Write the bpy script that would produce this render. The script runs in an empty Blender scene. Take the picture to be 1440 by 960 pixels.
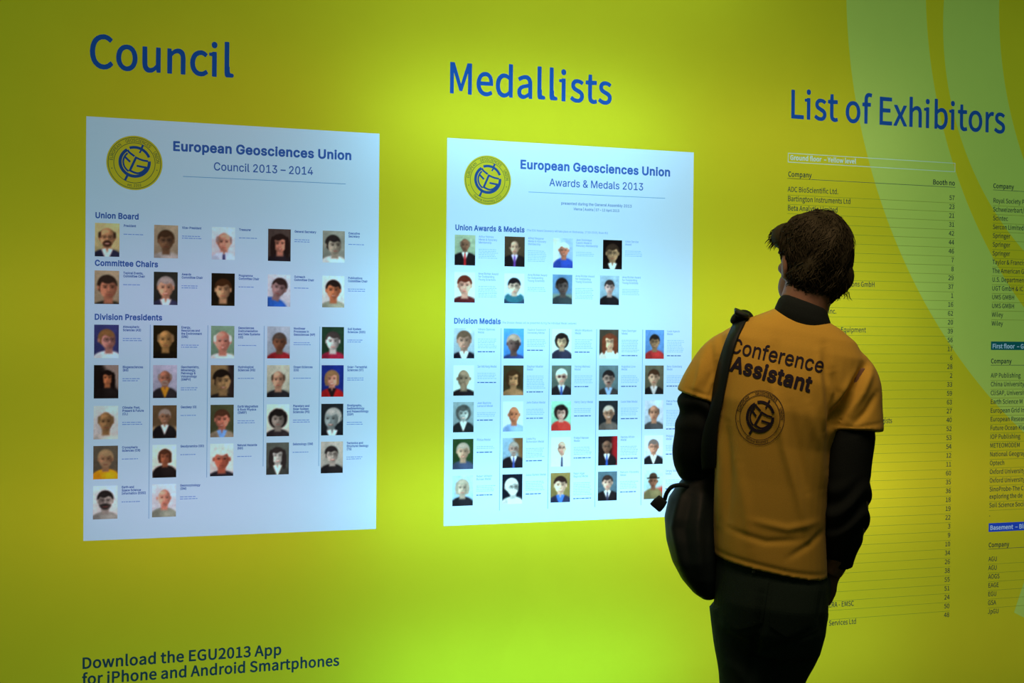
import bpy, bmesh, math, random
import numpy as np
from mathutils import Vector, Matrix
from mathutils.geometry import delaunay_2d_cdt
from mathutils.bvhtree import BVHTree

scene = bpy.context.scene
C = scene.collection
R_ = math.radians

# ------------------------------------------------------------------ camera
cam_data = bpy.data.cameras.new('camera')
cam_data.sensor_width = 36.0
cam_data.lens = 1891.97 / 1440 * 36.0
cam = bpy.data.objects.new('camera', cam_data)
C.objects.link(cam)
YAW, PITCH, ROLL = 0.342305, -0.008742, 0.0099005
_f = Vector((math.sin(YAW) * math.cos(PITCH), math.cos(YAW) * math.cos(PITCH), math.sin(PITCH)))
_r = Vector((math.cos(YAW), -math.sin(YAW), 0)); _u = _r.cross(_f)
_r2 = math.cos(ROLL) * _r + math.sin(ROLL) * _u; _u2 = -math.sin(ROLL) * _r + math.cos(ROLL) * _u
M = Matrix((_r2, _u2, -_f)).transposed().to_4x4()
M.translation = Vector((-0.1375, -3.951, 1.55))
cam.matrix_world = M
cam_data.clip_start = 0.05
scene.camera = cam

# ------------------------------------------------------------------ exposure, world
vs = scene.view_settings
vs.view_transform = 'Standard'; vs.look = 'None'; vs.gamma = 1.0; vs.use_curve_mapping = False
vs.exposure = 0.0
world = bpy.data.worlds.new('hall'); scene.world = world; world.use_nodes = True
world.node_tree.nodes['Background'].inputs[0].default_value = (0.62, 0.85, 0.42, 1)
world.node_tree.nodes['Background'].inputs[1].default_value = 0.035

def area(name, loc, rot, sx, sy, power, col, spread=180):
    l = bpy.data.lights.new(name, 'AREA'); l.shape = 'RECTANGLE'; l.size = sx; l.size_y = sy
    l.energy = power; l.color = col; l.spread = R_(spread)
    o = bpy.data.objects.new(name, l); C.objects.link(o); o.location = loc; o.rotation_euler = rot
    return o
# warm hall lamp high up, just behind the visitor
area('hall_ceiling_lamp', (1.23, -1.68, 2.62), (R_(20), 0, R_(-31)), 0.8, 0.45, 10, (1.0, 0.60, 0.34))
# inside the light box: five levels of horizontal tubes behind the fabric and an added panel lamp that lifts the base light evenly
BOX_D = 0.42
for z, x0, x1, red, green, blue in (
        (2.72, 0.70, 2.10, 0.120, 0.300, 0.34), (2.14, -0.02, 0.78, 0.031, 0.010, 0.020), (2.14, 0.84, 1.80, 0.210, 0.545, 0.66), (2.14, 1.85, 2.70, 0.089, 0.122, 0.15),
        (1.56, -0.90, -0.05, 0.050, 0.070, 0.09), (1.56, -0.02, 0.78, 0.073, 0.045, 0.09), (1.56, 0.82, 1.80, 0.165, 0.500, 0.60), (1.56, 1.85, 2.70, 0.151, 0.240, 0.28),
        (0.98, -0.90, -0.05, 0.050, 0.054, 0.07), (0.98, -0.02, 0.78, 0.108, 0.099, 0.14), (0.98, 0.82, 1.86, 0.225, 0.640, 0.76), (0.98, 1.85, 2.70, 0.270, 0.347, 0.40), (0.98, 2.75, 3.60, 0.072, 0.050, 0.07),
        (0.42, -0.02, 0.78, 0.010, 0.060, 0.08), (0.42, 0.82, 1.84, 0.140, 0.620, 0.74), (0.42, 1.85, 2.70, 0.080, 0.164, 0.19), (0.42, 2.75, 3.60, 0.032, 0.020, 0.03)):
    blue *= 1.15; k = max(red, green, blue)
    area('box_tube', ((x0 + x1) / 2, BOX_D - 0.13, z + 0.05), (R_(-90), 0, 0), x1 - x0, 0.04, 3.65 * k, (red / k, 0.93 * green / k, blue / k))
area('box_fill', (1.6, BOX_D - 0.02, 1.5), (R_(-90), 0, 0), 5.0, 2.8, 19.0, (0.34, 0.79, 1.0))  # added fill panel, not a tube; stands in for light bounced inside the box

# ------------------------------------------------------------------ helpers
def tag(o, label=None, cat=None, group=None, kind=None):
    if label: o['label'] = label
    if cat: o['category'] = cat
    if group: o['group'] = group
    if kind: o['kind'] = kind
    return o
def empty(name, loc=(0, 0, 0)):
    o = bpy.data.objects.new(name, None); C.objects.link(o); o.location = loc
    o.empty_display_size = 0.1
    return o
def lin(c):
    c = np.asarray(c, float) / 255.0
    return np.where(c <= 0.04045, c / 12.92, ((c + 0.055) / 1.055) ** 2.4)
def mat(name, build):
    m = bpy.data.materials.new(name); m.use_nodes = True
    nt = m.node_tree; nt.nodes.clear()
    out = nt.nodes.new('ShaderNodeOutputMaterial')
    sh = build(nt)
    nt.links.new(sh.outputs[0], out.inputs[0])
    return m
def rgb(c): return (c[0], c[1], c[2], 1)
def film(name, col, refl=0.0):
    """backlit print: light passes through the ink; a little front reflection for the fabric"""
    def b(nt):
        t = nt.nodes.new('ShaderNodeBsdfTranslucent')
        if not callable(col): t.inputs[0].default_value = rgb(col)
        else: nt.links.new(col(nt), t.inputs[0])
        if refl <= 0: return t
        d = nt.nodes.new('ShaderNodeBsdfDiffuse')
        if not callable(col): d.inputs[0].default_value = rgb(col)
        else: nt.links.new(t.inputs[0].links[0].from_socket, d.inputs[0])
        mx = nt.nodes.new('ShaderNodeMixShader'); mx.inputs[0].default_value = refl
        nt.links.new(t.outputs[0], mx.inputs[1]); nt.links.new(d.outputs[0], mx.inputs[2])
        return mx
    return mat(name, b)
def cloth(name, col, rough=0.85, scale=350, bump=0.25, var=0.25, sheen=0.0):
    def b(nt):
        p = nt.nodes.new('ShaderNodeBsdfPrincipled'); N = nt.nodes.new; L = nt.links.new
        tc = N('ShaderNodeTexCoord'); n = N('ShaderNodeTexNoise'); n.inputs['Scale'].default_value = scale
        n.inputs['Detail'].default_value = 3
        L(tc.outputs['Object'], n.inputs['Vector'])
        cr = N('ShaderNodeMix'); cr.data_type = 'RGBA'
        cr.inputs[6].default_value = rgb([x * (1 - var) for x in col]); cr.inputs[7].default_value = rgb([min(1, x * (1 + var)) for x in col])
        L(n.outputs['Fac'], cr.inputs[0]); L(cr.outputs[2], p.inputs['Base Color'])
        bp = N('ShaderNodeBump'); bp.inputs['Strength'].default_value = bump; bp.inputs['Distance'].default_value = 0.001
        L(n.outputs['Fac'], bp.inputs['Height']); L(bp.outputs[0], p.inputs['Normal'])
        p.inputs['Roughness'].default_value = rough; p.inputs['Specular IOR Level'].default_value = 0.25
        p.inputs['Sheen Weight'].default_value = sheen
        return p
    return mat(name, b)
def new_obj(name, me, parent=None):
    o = bpy.data.objects.new(name, me); C.objects.link(o)
    if parent is not None: o.parent = parent
    return o

# ------------------------------------------------------------------ lettering outlines (cap height = 250)
OUTLINES = {
    'arial': {
        ' ': (0.369, []),
        '&': (0.892, [[17,44,14,69,19,92,33,112,61,137,45,159,36,182,35,207,42,227,57,244,81,255,96,257,113,256,138,247,151,236,161,219,165,204,164,187,158,172,150,159,116,129,161,75,166,87,169,112,171,114,201,115,206,112,203,77,188,42,219,4,221,-1,216,-4,178,-4,163,13,143,2,118,-6,98,-8,73,-5,53,2,38,12,25,27], [55,54,60,44,67,37,76,31,88,28,101,27,116,30,131,37,138,44,86,107,71,96,58,82,54,69], [75,187,83,170,91,160,93,160,112,174,121,184,126,197,124,209,118,216,111,220,98,222,88,220,80,214,75,207,73,197]]),
        '(': (0.549, [[52,25,44,63,41,103,44,148,53,190,68,235,85,268,88,269,118,269,121,268,121,263,103,218,89,170,83,135,80,100,83,65,90,34,102,0,122,-47,118,-52,85,-50,65,-12]]),
        ')': (0.549, [[15,-47,36,0,47,35,54,65,57,100,55,135,46,180,34,220,15,265,20,269,50,269,57,260,69,235,86,180,95,128,95,75,91,48,81,13,71,-15,53,-50,50,-52,20,-52]]),
        ',': (0.381, [[15,-59,30,36,35,39,71,39,73,34,47,-61,42,-63,20,-63]]),
        '-': (0.903, [[53,92,53,120,58,125,168,125,171,122,172,92,168,88,58,88]]),
        '.': (0.381, [[22,13,21,23,24,33,31,41,41,46,51,47,61,44,69,38,74,28,75,18,72,8,66,0,56,-6,46,-7,36,-4,28,3]]),
        '0': (0.903, [[28,64,22,99,22,152,31,194,46,224,57,237,70,247,95,256,112,258,132,256,147,251,162,242,180,224,191,204,200,176,204,149,205,112,201,77,192,47,181,27,162,8,140,-4,115,-8,92,-6,70,3,51,19,39,37], [66,72,74,54,83,42,92,34,107,29,122,30,135,35,145,44,155,59,161,79,165,104,166,134,163,162,159,179,152,197,142,209,130,218,112,221,95,217,81,207,70,189,63,164,60,134,61,97]]),
        '1': (0.903, [[35,0,35,28,37,31,99,31,101,35,101,210,99,211,44,171,39,175,39,210,42,214,97,254,139,254,142,250,142,32,197,30,198,28,197,-2,194,-4,39,-4]]),
        '2': (0.903, [[28,0,29,25,137,143,150,162,154,180,152,198,143,210,128,219,108,221,90,217,78,208,72,198,68,178,65,174,33,173,29,178,30,188,38,215,47,230,58,240,83,253,103,257,120,258,135,255,153,249,174,232,188,210,193,185,190,160,181,140,165,118,86,32,193,32,197,28,196,-2,193,-4,33,-4]]),
        '3': (0.903, [[21,49,19,64,20,68,55,69,59,67,65,48,78,37,95,30,118,30,135,34,147,42,154,52,159,67,158,79,154,92,148,101,140,107,120,115,78,117,74,122,75,149,134,217,35,218,31,222,31,249,33,253,183,255,188,253,188,224,122,149,125,147,148,142,168,132,182,119,192,104,198,87,199,64,193,42,183,24,168,10,148,-1,125,-7,93,-7,65,0,46,12,30,29]]),
        '4': (0.903, [[17,50,17,80,119,253,123,255,156,254,158,251,158,248,62,85,135,85,136,158,141,161,172,160,174,155,175,85,206,84,209,80,208,50,203,47,176,47,174,45,174,-2,168,-4,141,-4,136,-2,135,45,133,47,21,47]]),
        '7': (0.903, [[45,0,153,218,32,218,28,222,28,253,32,255,195,254,198,250,197,218,86,-2,82,-4,50,-4]]),
        ':': (0.381, [[22,13,21,23,24,33,31,41,41,46,51,47,61,44,69,38,74,28,75,18,72,8,66,0,56,-6,46,-7,36,-4,28,3], [22,148,21,158,24,168,31,176,41,181,51,182,61,179,69,173,74,163,75,153,72,143,66,135,56,130,46,129,36,132,28,138]]),
        'A': (0.955, [[5,0,97,253,102,255,140,254,233,3,233,-2,227,-4,197,-4,192,-3,167,65,72,65,47,-2,42,-4,10,-4], [84,103,154,103,120,206]]),
        'B': (0.909, [[27,0,27,253,31,255,129,254,151,251,170,243,181,234,191,222,197,210,201,195,201,175,197,158,188,145,172,132,171,130,184,124,194,115,203,103,208,90,211,60,207,42,202,30,194,19,181,9,166,2,151,-2,124,-4,31,-4], [67,35,69,33,129,33,154,38,164,46,170,58,171,73,168,85,156,99,139,107,69,109], [67,148,69,145,121,145,134,147,144,151,154,160,161,173,162,188,158,200,149,210,134,216,69,217]]),
        'C': (1.015, [[23,77,18,99,17,124,19,152,23,174,31,194,42,212,66,237,81,246,101,254,124,257,151,257,171,252,191,242,206,231,221,214,235,187,238,172,236,167,201,167,198,169,194,183,187,194,171,209,149,218,124,219,99,211,79,195,65,172,58,144,58,107,67,74,74,61,84,50,106,35,134,31,159,35,172,42,184,52,192,64,199,82,234,83,237,82,235,64,225,42,212,24,196,11,171,-2,146,-7,121,-7,91,-1,66,13,49,29,32,54]]),
        'D': (0.999, [[27,0,27,253,31,255,136,253,166,244,186,233,201,220,218,195,227,173,231,150,233,125,230,90,223,68,212,45,200,30,184,16,166,6,146,0,121,-4,31,-4], [67,35,69,33,109,33,141,37,156,44,166,51,176,62,184,75,189,90,193,115,193,135,189,160,184,175,176,189,166,199,151,209,136,215,119,217,69,217,67,215]]),
        'E': (0.835, [[27,0,27,253,31,255,186,254,189,250,189,222,186,218,69,217,68,145,176,145,181,140,181,113,176,108,68,108,67,35,69,33,186,32,190,28,190,-2,186,-4,31,-4]]),
        'F': (0.818, [[27,0,27,253,31,255,186,253,187,222,184,218,69,217,67,143,174,141,176,138,176,108,171,104,69,104,66,-2,64,-4,31,-4]]),
        'G': (1.035, [[23,77,18,99,17,124,19,152,23,174,31,195,43,214,56,229,71,241,91,251,111,256,134,258,156,255,176,249,194,240,211,227,223,212,234,189,238,169,234,167,201,167,198,169,192,184,184,197,164,213,151,217,136,219,119,218,106,215,89,205,74,189,64,169,58,144,57,117,59,97,71,67,80,54,94,42,109,35,126,31,154,33,177,44,192,62,200,87,201,92,199,93,138,94,136,99,136,127,138,129,239,129,241,124,241,89,235,59,221,34,211,22,196,10,171,-2,144,-7,114,-6,91,-1,66,13,49,29,32,54]]),
        'H': (1.028, [[27,0,27,253,31,255,64,254,66,253,69,146,189,146,191,253,194,254,229,254,230,250,230,-2,224,-4,194,-4,191,-2,190,108,186,109,69,109,66,-2,64,-4,31,-4]]),
        'I': (0.603, [[12,0,12,28,14,32,54,33,55,35,55,215,54,217,14,218,12,222,13,253,17,255,137,253,138,250,138,222,137,219,97,217,96,215,96,35,97,33,137,31,138,28,138,-2,134,-4,17,-4]]),
        'J': (0.791, [[18,39,13,72,14,87,18,89,50,89,53,88,57,52,65,39,75,32,88,29,103,30,115,36,124,44,129,57,131,72,131,252,135,255,168,254,171,249,171,69,166,39,157,22,142,7,123,-3,103,-7,80,-7,60,-2,43,7,28,22]]),
        'L': (0.784, [[27,0,27,250,31,255,64,254,67,250,67,35,69,33,181,32,184,28,184,0,179,-4,31,-4]]),
        'M': (1.247, [[27,0,27,250,29,254,76,254,80,253,142,92,156,52,232,253,236,255,284,253,285,250,285,0,284,-3,249,-4,245,0,245,175,244,180,173,-2,169,-4,144,-4,139,-3,137,0,66,183,66,0,61,-4,31,-4]]),
        'N': (1.041, [[27,0,27,253,31,255,69,254,72,253,191,63,193,68,193,250,196,254,231,254,234,250,233,-2,229,-4,191,-4,188,-2,69,188,66,185,67,0,66,-3,61,-4,31,-4]]),
        'O': (1.060, [[23,77,18,99,17,124,19,152,23,174,31,194,43,214,57,229,73,242,91,251,111,256,134,258,164,254,184,246,201,235,216,222,229,204,241,175,246,152,248,124,244,87,238,64,224,38,209,21,191,8,166,-3,144,-7,114,-6,91,-1,66,13,49,29,32,54], [62,87,70,67,79,54,94,42,111,34,126,31,146,32,164,37,181,49,191,61,201,79,206,97,208,117,207,144,204,162,197,179,186,195,166,212,154,216,139,219,111,216,96,210,85,202,70,182,60,154,57,117]]),
        'P': (0.886, [[27,0,27,253,31,255,126,254,151,250,169,243,184,231,193,220,205,192,207,173,206,155,201,138,194,122,174,103,151,91,126,87,69,87,66,-2,64,-4,31,-4], [67,125,126,124,141,128,153,135,163,150,166,168,164,188,156,203,144,212,129,217,68,218]]),
        'R': (0.895, [[27,0,27,253,31,255,129,254,154,250,174,240,189,228,200,210,206,188,207,165,203,145,193,125,181,112,162,100,215,3,215,-2,211,-4,176,-4,171,-2,121,91,119,93,68,92,66,-2,64,-4,31,-4], [67,132,69,130,126,130,141,133,153,140,162,150,166,168,165,188,159,202,149,210,134,216,68,218]]),
        'S': (0.890, [[20,46,16,68,20,72,55,71,61,53,68,43,80,35,98,30,118,29,135,32,149,38,160,48,165,58,167,68,165,78,160,86,143,97,78,117,48,133,35,145,27,158,23,173,23,191,28,211,39,228,55,242,80,253,105,258,135,256,158,249,178,237,190,223,198,211,203,191,203,186,200,182,165,182,158,201,148,211,133,218,113,221,93,218,75,210,66,198,63,183,66,171,80,159,100,151,160,132,180,120,193,108,203,91,207,68,202,43,191,23,175,8,148,-4,120,-9,93,-8,68,-2,45,11,30,26]]),
        'T': (0.894, [[13,220,13,250,17,255,205,255,210,253,211,222,207,218,135,217,132,215,132,0,130,-4,97,-4,92,-2,92,0,92,215,90,217,17,217]]),
        'U': (1.029, [[30,58,27,86,27,248,28,253,64,254,67,251,67,88,72,63,81,49,94,38,111,32,129,30,146,32,161,37,174,46,184,61,190,86,190,251,194,254,229,253,231,248,230,76,227,58,221,43,214,30,203,18,182,3,159,-5,129,-9,101,-6,76,3,54,18,40,36]]),
        'V': (0.955, [[6,248,6,253,10,255,42,255,47,253,120,43,192,253,197,255,230,254,233,253,233,248,143,0,140,-4,102,-4,98,-2]]),
        'W': (1.361, [[73,0,6,248,7,254,42,254,46,253,97,55,150,254,187,255,192,253,242,59,245,58,294,253,300,255,330,255,334,253,335,248,265,-4,227,-4,222,-2,170,188,118,-2,115,-4,77,-4]]),
        'Y': (0.940, [[5,250,10,255,50,253,117,141,185,253,190,255,225,255,229,253,229,248,139,103,138,0,135,-4,102,-4,98,-2,96,103]]),
        'a': (0.777, [[15,33,12,51,14,68,20,83,31,95,56,106,124,117,129,119,132,123,131,136,126,147,119,153,106,157,89,158,74,153,64,146,51,130,19,140,17,143,20,151,34,170,46,180,61,187,79,192,96,193,129,188,144,181,154,173,166,154,171,131,171,1,169,-4,136,-4,133,-2,131,12,119,1,101,-6,81,-9,61,-7,46,-2,31,8,21,19], [52,43,60,33,74,28,94,27,109,32,121,41,128,51,132,63,132,83,131,85,84,77,64,72,53,61,51,51]]),
        'b': (0.846, [[23,-2,23,251,27,254,57,254,62,251,62,169,80,185,102,193,130,192,145,188,158,181,175,166,190,138,197,111,197,73,191,48,180,26,164,8,145,-3,122,-8,97,-7,77,2,62,17,61,-2,58,-4,27,-5], [65,63,77,41,87,33,95,30,105,28,120,28,132,33,142,42,154,63,158,93,157,111,153,126,147,137,140,146,125,155,105,157,90,154,77,143,68,128,63,111,62,86]]),
        'c': (0.790, [[19,56,14,91,15,111,19,128,25,146,33,158,44,171,56,180,71,188,86,192,103,193,121,192,136,188,151,181,163,171,174,158,182,141,183,133,151,124,147,126,137,143,123,154,103,158,83,154,72,146,64,136,58,121,54,106,54,81,59,58,68,43,83,31,103,27,123,31,137,41,148,61,151,62,183,53,183,46,175,28,165,16,153,6,136,-3,113,-8,93,-8,71,-3,56,5,38,20,26,38]]),
        'd': (0.846, [[18,56,14,83,16,121,25,146,37,166,48,177,61,185,76,191,96,193,113,192,125,188,138,180,148,170,150,251,153,254,187,253,189,248,188,-2,183,-5,153,-4,151,-2,151,13,148,15,136,3,118,-6,98,-9,73,-5,53,5,38,18,27,33], [58,63,63,51,70,41,78,34,88,29,101,28,116,29,126,34,134,41,141,50,146,63,150,81,150,98,144,128,138,139,131,148,116,156,98,157,83,154,69,143,61,131,55,111,54,86]]),
        'e': (0.806, [[19,56,14,91,19,128,33,158,43,171,56,180,71,188,86,192,118,192,133,188,148,181,161,171,172,158,181,141,186,121,188,83,186,79,56,79,54,76,58,58,65,46,76,36,91,29,111,27,128,32,140,41,151,56,183,48,185,43,179,28,169,16,157,6,138,-3,118,-8,96,-8,71,-3,51,8,38,20,25,38], [55,113,146,113,148,116,142,133,131,148,118,155,101,158,83,154,71,146,59,131]]),
        'f': (0.511, [[37,-2,36,155,2,158,0,188,5,191,35,191,37,192,37,218,40,232,48,245,60,256,75,262,87,265,105,264,120,261,125,258,125,255,117,228,112,226,100,228,87,227,80,222,76,212,76,192,77,191,112,191,117,189,118,162,115,156,76,155,75,-2,72,-4,42,-4]]),
        'g': (0.848, [[23,-36,23,-31,51,-16,54,-16,68,-33,81,-40,98,-43,118,-42,131,-37,141,-30,147,-21,150,-9,150,16,148,21,138,10,123,2,108,-2,88,-2,73,1,56,9,42,19,31,31,18,59,14,94,19,131,24,146,33,161,54,181,81,192,103,193,121,190,138,181,151,168,151,186,153,190,186,191,189,186,189,-6,186,-29,177,-46,163,-61,146,-71,123,-77,96,-78,71,-74,51,-66,35,-54], [57,69,68,47,78,39,88,35,103,34,116,35,126,39,135,46,147,66,150,96,146,124,141,136,133,146,121,154,101,158,83,154,71,145,61,131,55,111,53,89]]),
        'h': (0.818, [[23,0,23,250,27,255,57,255,62,250,62,171,75,182,87,189,105,193,120,193,137,190,152,183,162,175,173,160,179,143,181,125,182,0,177,-4,147,-4,143,-2,142,115,141,130,135,143,128,150,117,156,105,157,92,156,79,150,70,140,64,128,62,113,61,-2,57,-4,27,-4]]),
        'i': (0.340, [[23,0,23,188,27,191,59,190,62,185,62,0,57,-4,27,-4], [18,230,17,238,19,248,25,255,34,261,44,262,54,259,62,254,67,245,68,238,66,228,60,220,52,215,42,213,32,215,24,221]]),
        'j': (0.340, [[-8,-70,-7,-40,15,-35,19,-30,22,-20,23,187,27,191,59,191,62,185,62,-15,60,-35,50,-55,34,-68,9,-74,-3,-75], [18,230,17,237,19,247,25,255,34,261,44,262,54,259,62,254,67,245,68,237,66,227,60,220,52,215,42,213,32,215,24,221]]),
        'k': (0.760, [[23,0,23,250,27,255,57,255,62,250,62,112,139,190,177,191,183,188,181,182,107,105,189,0,185,-4,147,-4,142,-3,77,80,62,65,61,-2,57,-4,27,-4]]),
        'l': (0.384, [[26,21,23,41,23,251,27,255,57,255,60,254,62,249,63,39,67,31,85,31,89,29,95,1,92,-3,77,-5,62,-5,50,-3,35,7]]),
        'm': (1.211, [[23,0,23,185,25,190,59,190,62,172,75,184,90,191,105,194,122,193,142,183,157,165,172,180,187,189,205,193,222,194,237,191,250,186,261,178,269,168,276,152,279,132,280,0,277,-4,245,-4,241,-2,240,135,236,145,230,151,220,156,207,158,195,156,185,151,176,143,172,132,170,-3,165,-4,137,-4,133,-2,131,135,127,144,120,152,112,156,100,158,87,156,76,150,67,140,63,130,61,-2,57,-4,27,-4]]),
        'n': (0.817, [[23,0,23,185,25,190,57,191,61,188,62,171,80,185,105,193,132,191,155,181,165,172,173,160,180,135,181,-2,175,-4,147,-4,143,-2,142,115,141,130,135,143,128,150,117,156,105,157,92,156,79,150,70,140,64,128,62,113,61,-2,57,-4,27,-4]]),
        'o': (0.828, [[19,56,14,91,15,111,19,128,25,146,33,159,44,171,57,181,71,188,88,192,111,193,128,190,143,185,157,176,168,166,178,152,188,131,192,111,193,91,191,66,186,48,177,31,163,14,151,4,136,-3,113,-8,93,-8,71,-3,56,5,38,20,26,38], [58,63,63,51,70,41,78,34,88,29,103,27,116,29,128,33,137,41,144,51,150,63,154,93,153,108,148,125,143,136,135,146,121,155,103,158,83,154,70,143,60,128,55,108,53,86]]),
        'p': (0.846, [[23,-70,23,187,27,191,57,191,61,187,62,169,77,183,97,192,122,193,137,190,151,185,165,176,175,165,186,147,193,130,197,110,197,82,194,57,187,40,179,25,165,9,150,0,130,-7,110,-8,92,-6,77,2,62,16,61,-73,57,-75,27,-75], [66,62,77,41,87,33,97,29,110,27,125,30,135,35,143,42,151,55,155,67,158,100,152,127,146,140,137,149,125,155,105,157,88,152,76,142,67,127,62,107,62,85]]),
        'q': (0.846, [[19,55,14,92,18,129,29,155,48,177,61,185,73,190,103,193,118,191,128,187,139,180,148,170,151,172,151,187,153,190,187,190,189,185,188,-73,183,-75,153,-75,150,-73,148,15,135,2,118,-6,98,-9,73,-5,53,5,38,18,28,32], [57,65,69,42,78,34,88,29,101,28,116,29,127,35,135,42,142,52,147,67,150,100,145,127,138,139,131,147,116,156,98,157,81,153,68,143,59,127,55,110,53,87]]),
        'r': (0.521, [[23,0,23,188,27,191,57,191,61,188,62,174,75,185,87,191,100,193,122,193,126,188,126,158,124,155,100,155,85,152,72,144,64,130,62,118,61,-2,57,-4,27,-4]]),
        's': (0.729, [[16,38,14,46,16,50,49,57,57,41,66,33,79,28,96,27,109,29,119,34,126,41,129,48,127,58,119,67,56,85,40,93,30,103,22,121,20,141,26,158,36,173,46,181,61,188,76,192,94,193,124,189,136,183,148,173,158,161,164,148,165,141,161,138,131,132,123,146,115,153,106,157,94,159,79,157,69,152,62,146,59,136,63,126,71,119,131,102,146,95,159,83,167,66,168,46,163,28,153,13,136,2,119,-5,96,-8,71,-7,51,-1,36,8,24,21]]),
        't': (0.459, [[31,28,29,45,29,153,27,156,5,156,1,158,0,188,5,191,27,191,29,193,29,230,31,235,65,236,68,230,68,193,70,191,102,191,106,185,105,157,68,155,69,40,72,33,77,30,102,30,105,28,111,0,107,-4,92,-6,77,-6,62,-3,43,8,35,18]]),
        'u': (0.818, [[26,40,23,67,23,185,25,190,57,191,62,187,63,57,67,47,75,37,85,32,100,29,115,31,126,37,135,47,141,60,142,75,143,187,147,191,180,190,182,185,182,0,180,-3,147,-4,143,0,142,16,130,4,112,-4,90,-7,67,-4,52,3,41,12,32,25]]),
        'v': (0.777, [[6,185,7,190,10,191,43,191,47,188,98,47,148,189,153,191,185,191,188,189,188,183,115,-4,83,-4,78,-2]]),
        'w': (1.127, [[8,185,10,190,13,191,45,191,49,188,85,53,123,190,158,191,161,188,195,61,198,57,233,188,238,191,272,190,273,185,216,-2,213,-4,183,-4,179,-2,140,130,103,-2,98,-4,70,-4,65,-2]]),
        'y': (0.777, [[20,-69,29,-39,50,-39,60,-35,68,-24,76,-1,6,184,6,189,10,191,43,191,47,189,98,47,148,189,153,191,185,191,188,189,188,184,107,-29,97,-49,83,-64,63,-74,35,-75,23,-72]]),
        'z': (0.760, [[17,0,18,25,117,152,114,154,24,154,20,160,22,190,168,190,169,185,169,160,72,32,169,32,172,28,172,-2,167,-4,22,-4]]),
        '|': (0.464, [[40,-81,40,329,42,334,45,335,70,335,75,333,75,329,75,-81,75,-83,70,-85,45,-85]]),
        'é': (0.806, [[19,56,14,91,19,128,33,158,43,171,56,180,71,188,86,192,118,192,133,188,148,181,161,171,172,158,181,141,186,121,188,83,186,79,56,79,54,76,58,58,65,46,76,36,91,29,111,27,128,32,140,41,151,56,183,48,185,43,179,28,169,16,157,6,138,-3,118,-8,96,-8,71,-3,51,8,38,20,25,38], [55,113,146,113,148,116,142,133,131,148,118,155,101,158,83,154,71,146,59,131], [85,208,85,213,109,263,148,263,150,258,116,207,88,206]]),
        '–': (0.699, [[-3,92,-3,120,2,125,174,125,178,120,178,92,174,88,2,88]]),
    },
    'arial_bold': {
        ' ': (0.369, []),
        '&': (0.932, [[12,42,8,72,14,94,26,114,50,137,51,139,35,164,29,184,30,209,39,234,49,247,61,256,73,262,88,266,106,267,123,266,138,261,151,254,165,242,175,227,180,209,180,189,176,174,168,159,158,147,137,127,161,97,164,117,173,124,208,125,219,119,222,109,219,79,214,62,206,44,235,7,237,-1,234,-8,223,-15,183,-15,176,-12,166,0,146,-10,123,-17,103,-18,76,-15,53,-7,36,5,21,22], [70,57,78,45,93,39,113,39,126,44,127,47,88,93,76,82,71,74,69,67], [90,189,98,174,101,175,118,191,119,204,111,211,96,209,90,202]]),
        '(': (0.589, [[47,23,38,63,36,113,41,163,54,213,68,249,83,276,93,280,128,279,135,273,137,263,118,215,106,178,98,135,96,95,99,65,105,38,117,3,137,-42,137,-52,131,-60,123,-62,93,-62,83,-58,61,-17]]),
        ')': (0.589, [[11,-52,11,-42,31,5,44,43,49,73,51,103,48,140,41,178,27,223,11,260,10,268,14,275,20,279,55,280,65,275,75,258,90,223,100,190,108,153,111,123,112,88,109,63,104,35,92,-2,80,-30,65,-57,55,-62,22,-62,15,-58]]),
        ',': (0.421, [[11,-64,10,-56,25,36,27,44,32,48,40,50,75,50,82,47,87,41,88,31,61,-66,56,-71,50,-74,25,-74,17,-71]]),
        '-': (0.943, [[48,87,48,122,51,130,58,134,173,135,181,132,186,125,187,90,183,82,175,78,63,77,54,80]]),
        ':': (0.421, [[17,10,16,25,21,39,31,50,43,56,58,57,72,53,83,43,89,30,91,15,86,2,76,-10,63,-16,48,-17,35,-12,23,-2], [17,145,16,160,21,174,31,185,43,192,58,193,72,188,83,178,90,165,90,150,86,137,76,125,63,119,48,118,35,123,23,133]]),
        'A': (0.995, [[0,-5,0,5,93,258,97,262,105,265,142,265,150,263,156,255,248,5,247,-8,242,-13,235,-15,200,-15,192,-12,186,-5,166,53,162,55,85,55,62,-6,55,-14,12,-15,5,-11], [105,113,142,113,144,115,125,170]]),
        'B': (0.949, [[22,-5,21,250,23,258,29,263,36,265,134,265,159,261,181,251,194,241,203,230,212,212,216,198,217,178,214,160,207,145,196,132,214,113,225,88,227,68,226,53,216,25,206,12,191,0,174,-8,156,-13,129,-15,36,-15,28,-12], [83,45,86,43,129,43,154,47,161,53,165,60,164,78,156,89,141,97,84,98], [83,158,86,155,126,155,143,160,151,166,156,175,156,185,154,195,146,202,136,206,84,207]]),
        'C': (1.055, [[19,72,13,97,11,124,13,152,18,177,27,199,39,219,54,237,71,250,91,260,114,266,139,268,164,266,184,260,204,250,221,236,236,219,246,199,254,174,252,164,246,158,239,156,201,157,194,164,185,187,174,198,154,207,131,209,109,202,92,189,79,167,74,144,73,107,81,79,96,57,106,49,119,44,144,41,156,44,169,49,183,62,194,87,201,93,239,94,250,89,253,84,254,77,244,44,229,22,206,2,179,-12,151,-18,124,-18,94,-11,71,0,46,22,28,49]]),
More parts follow.
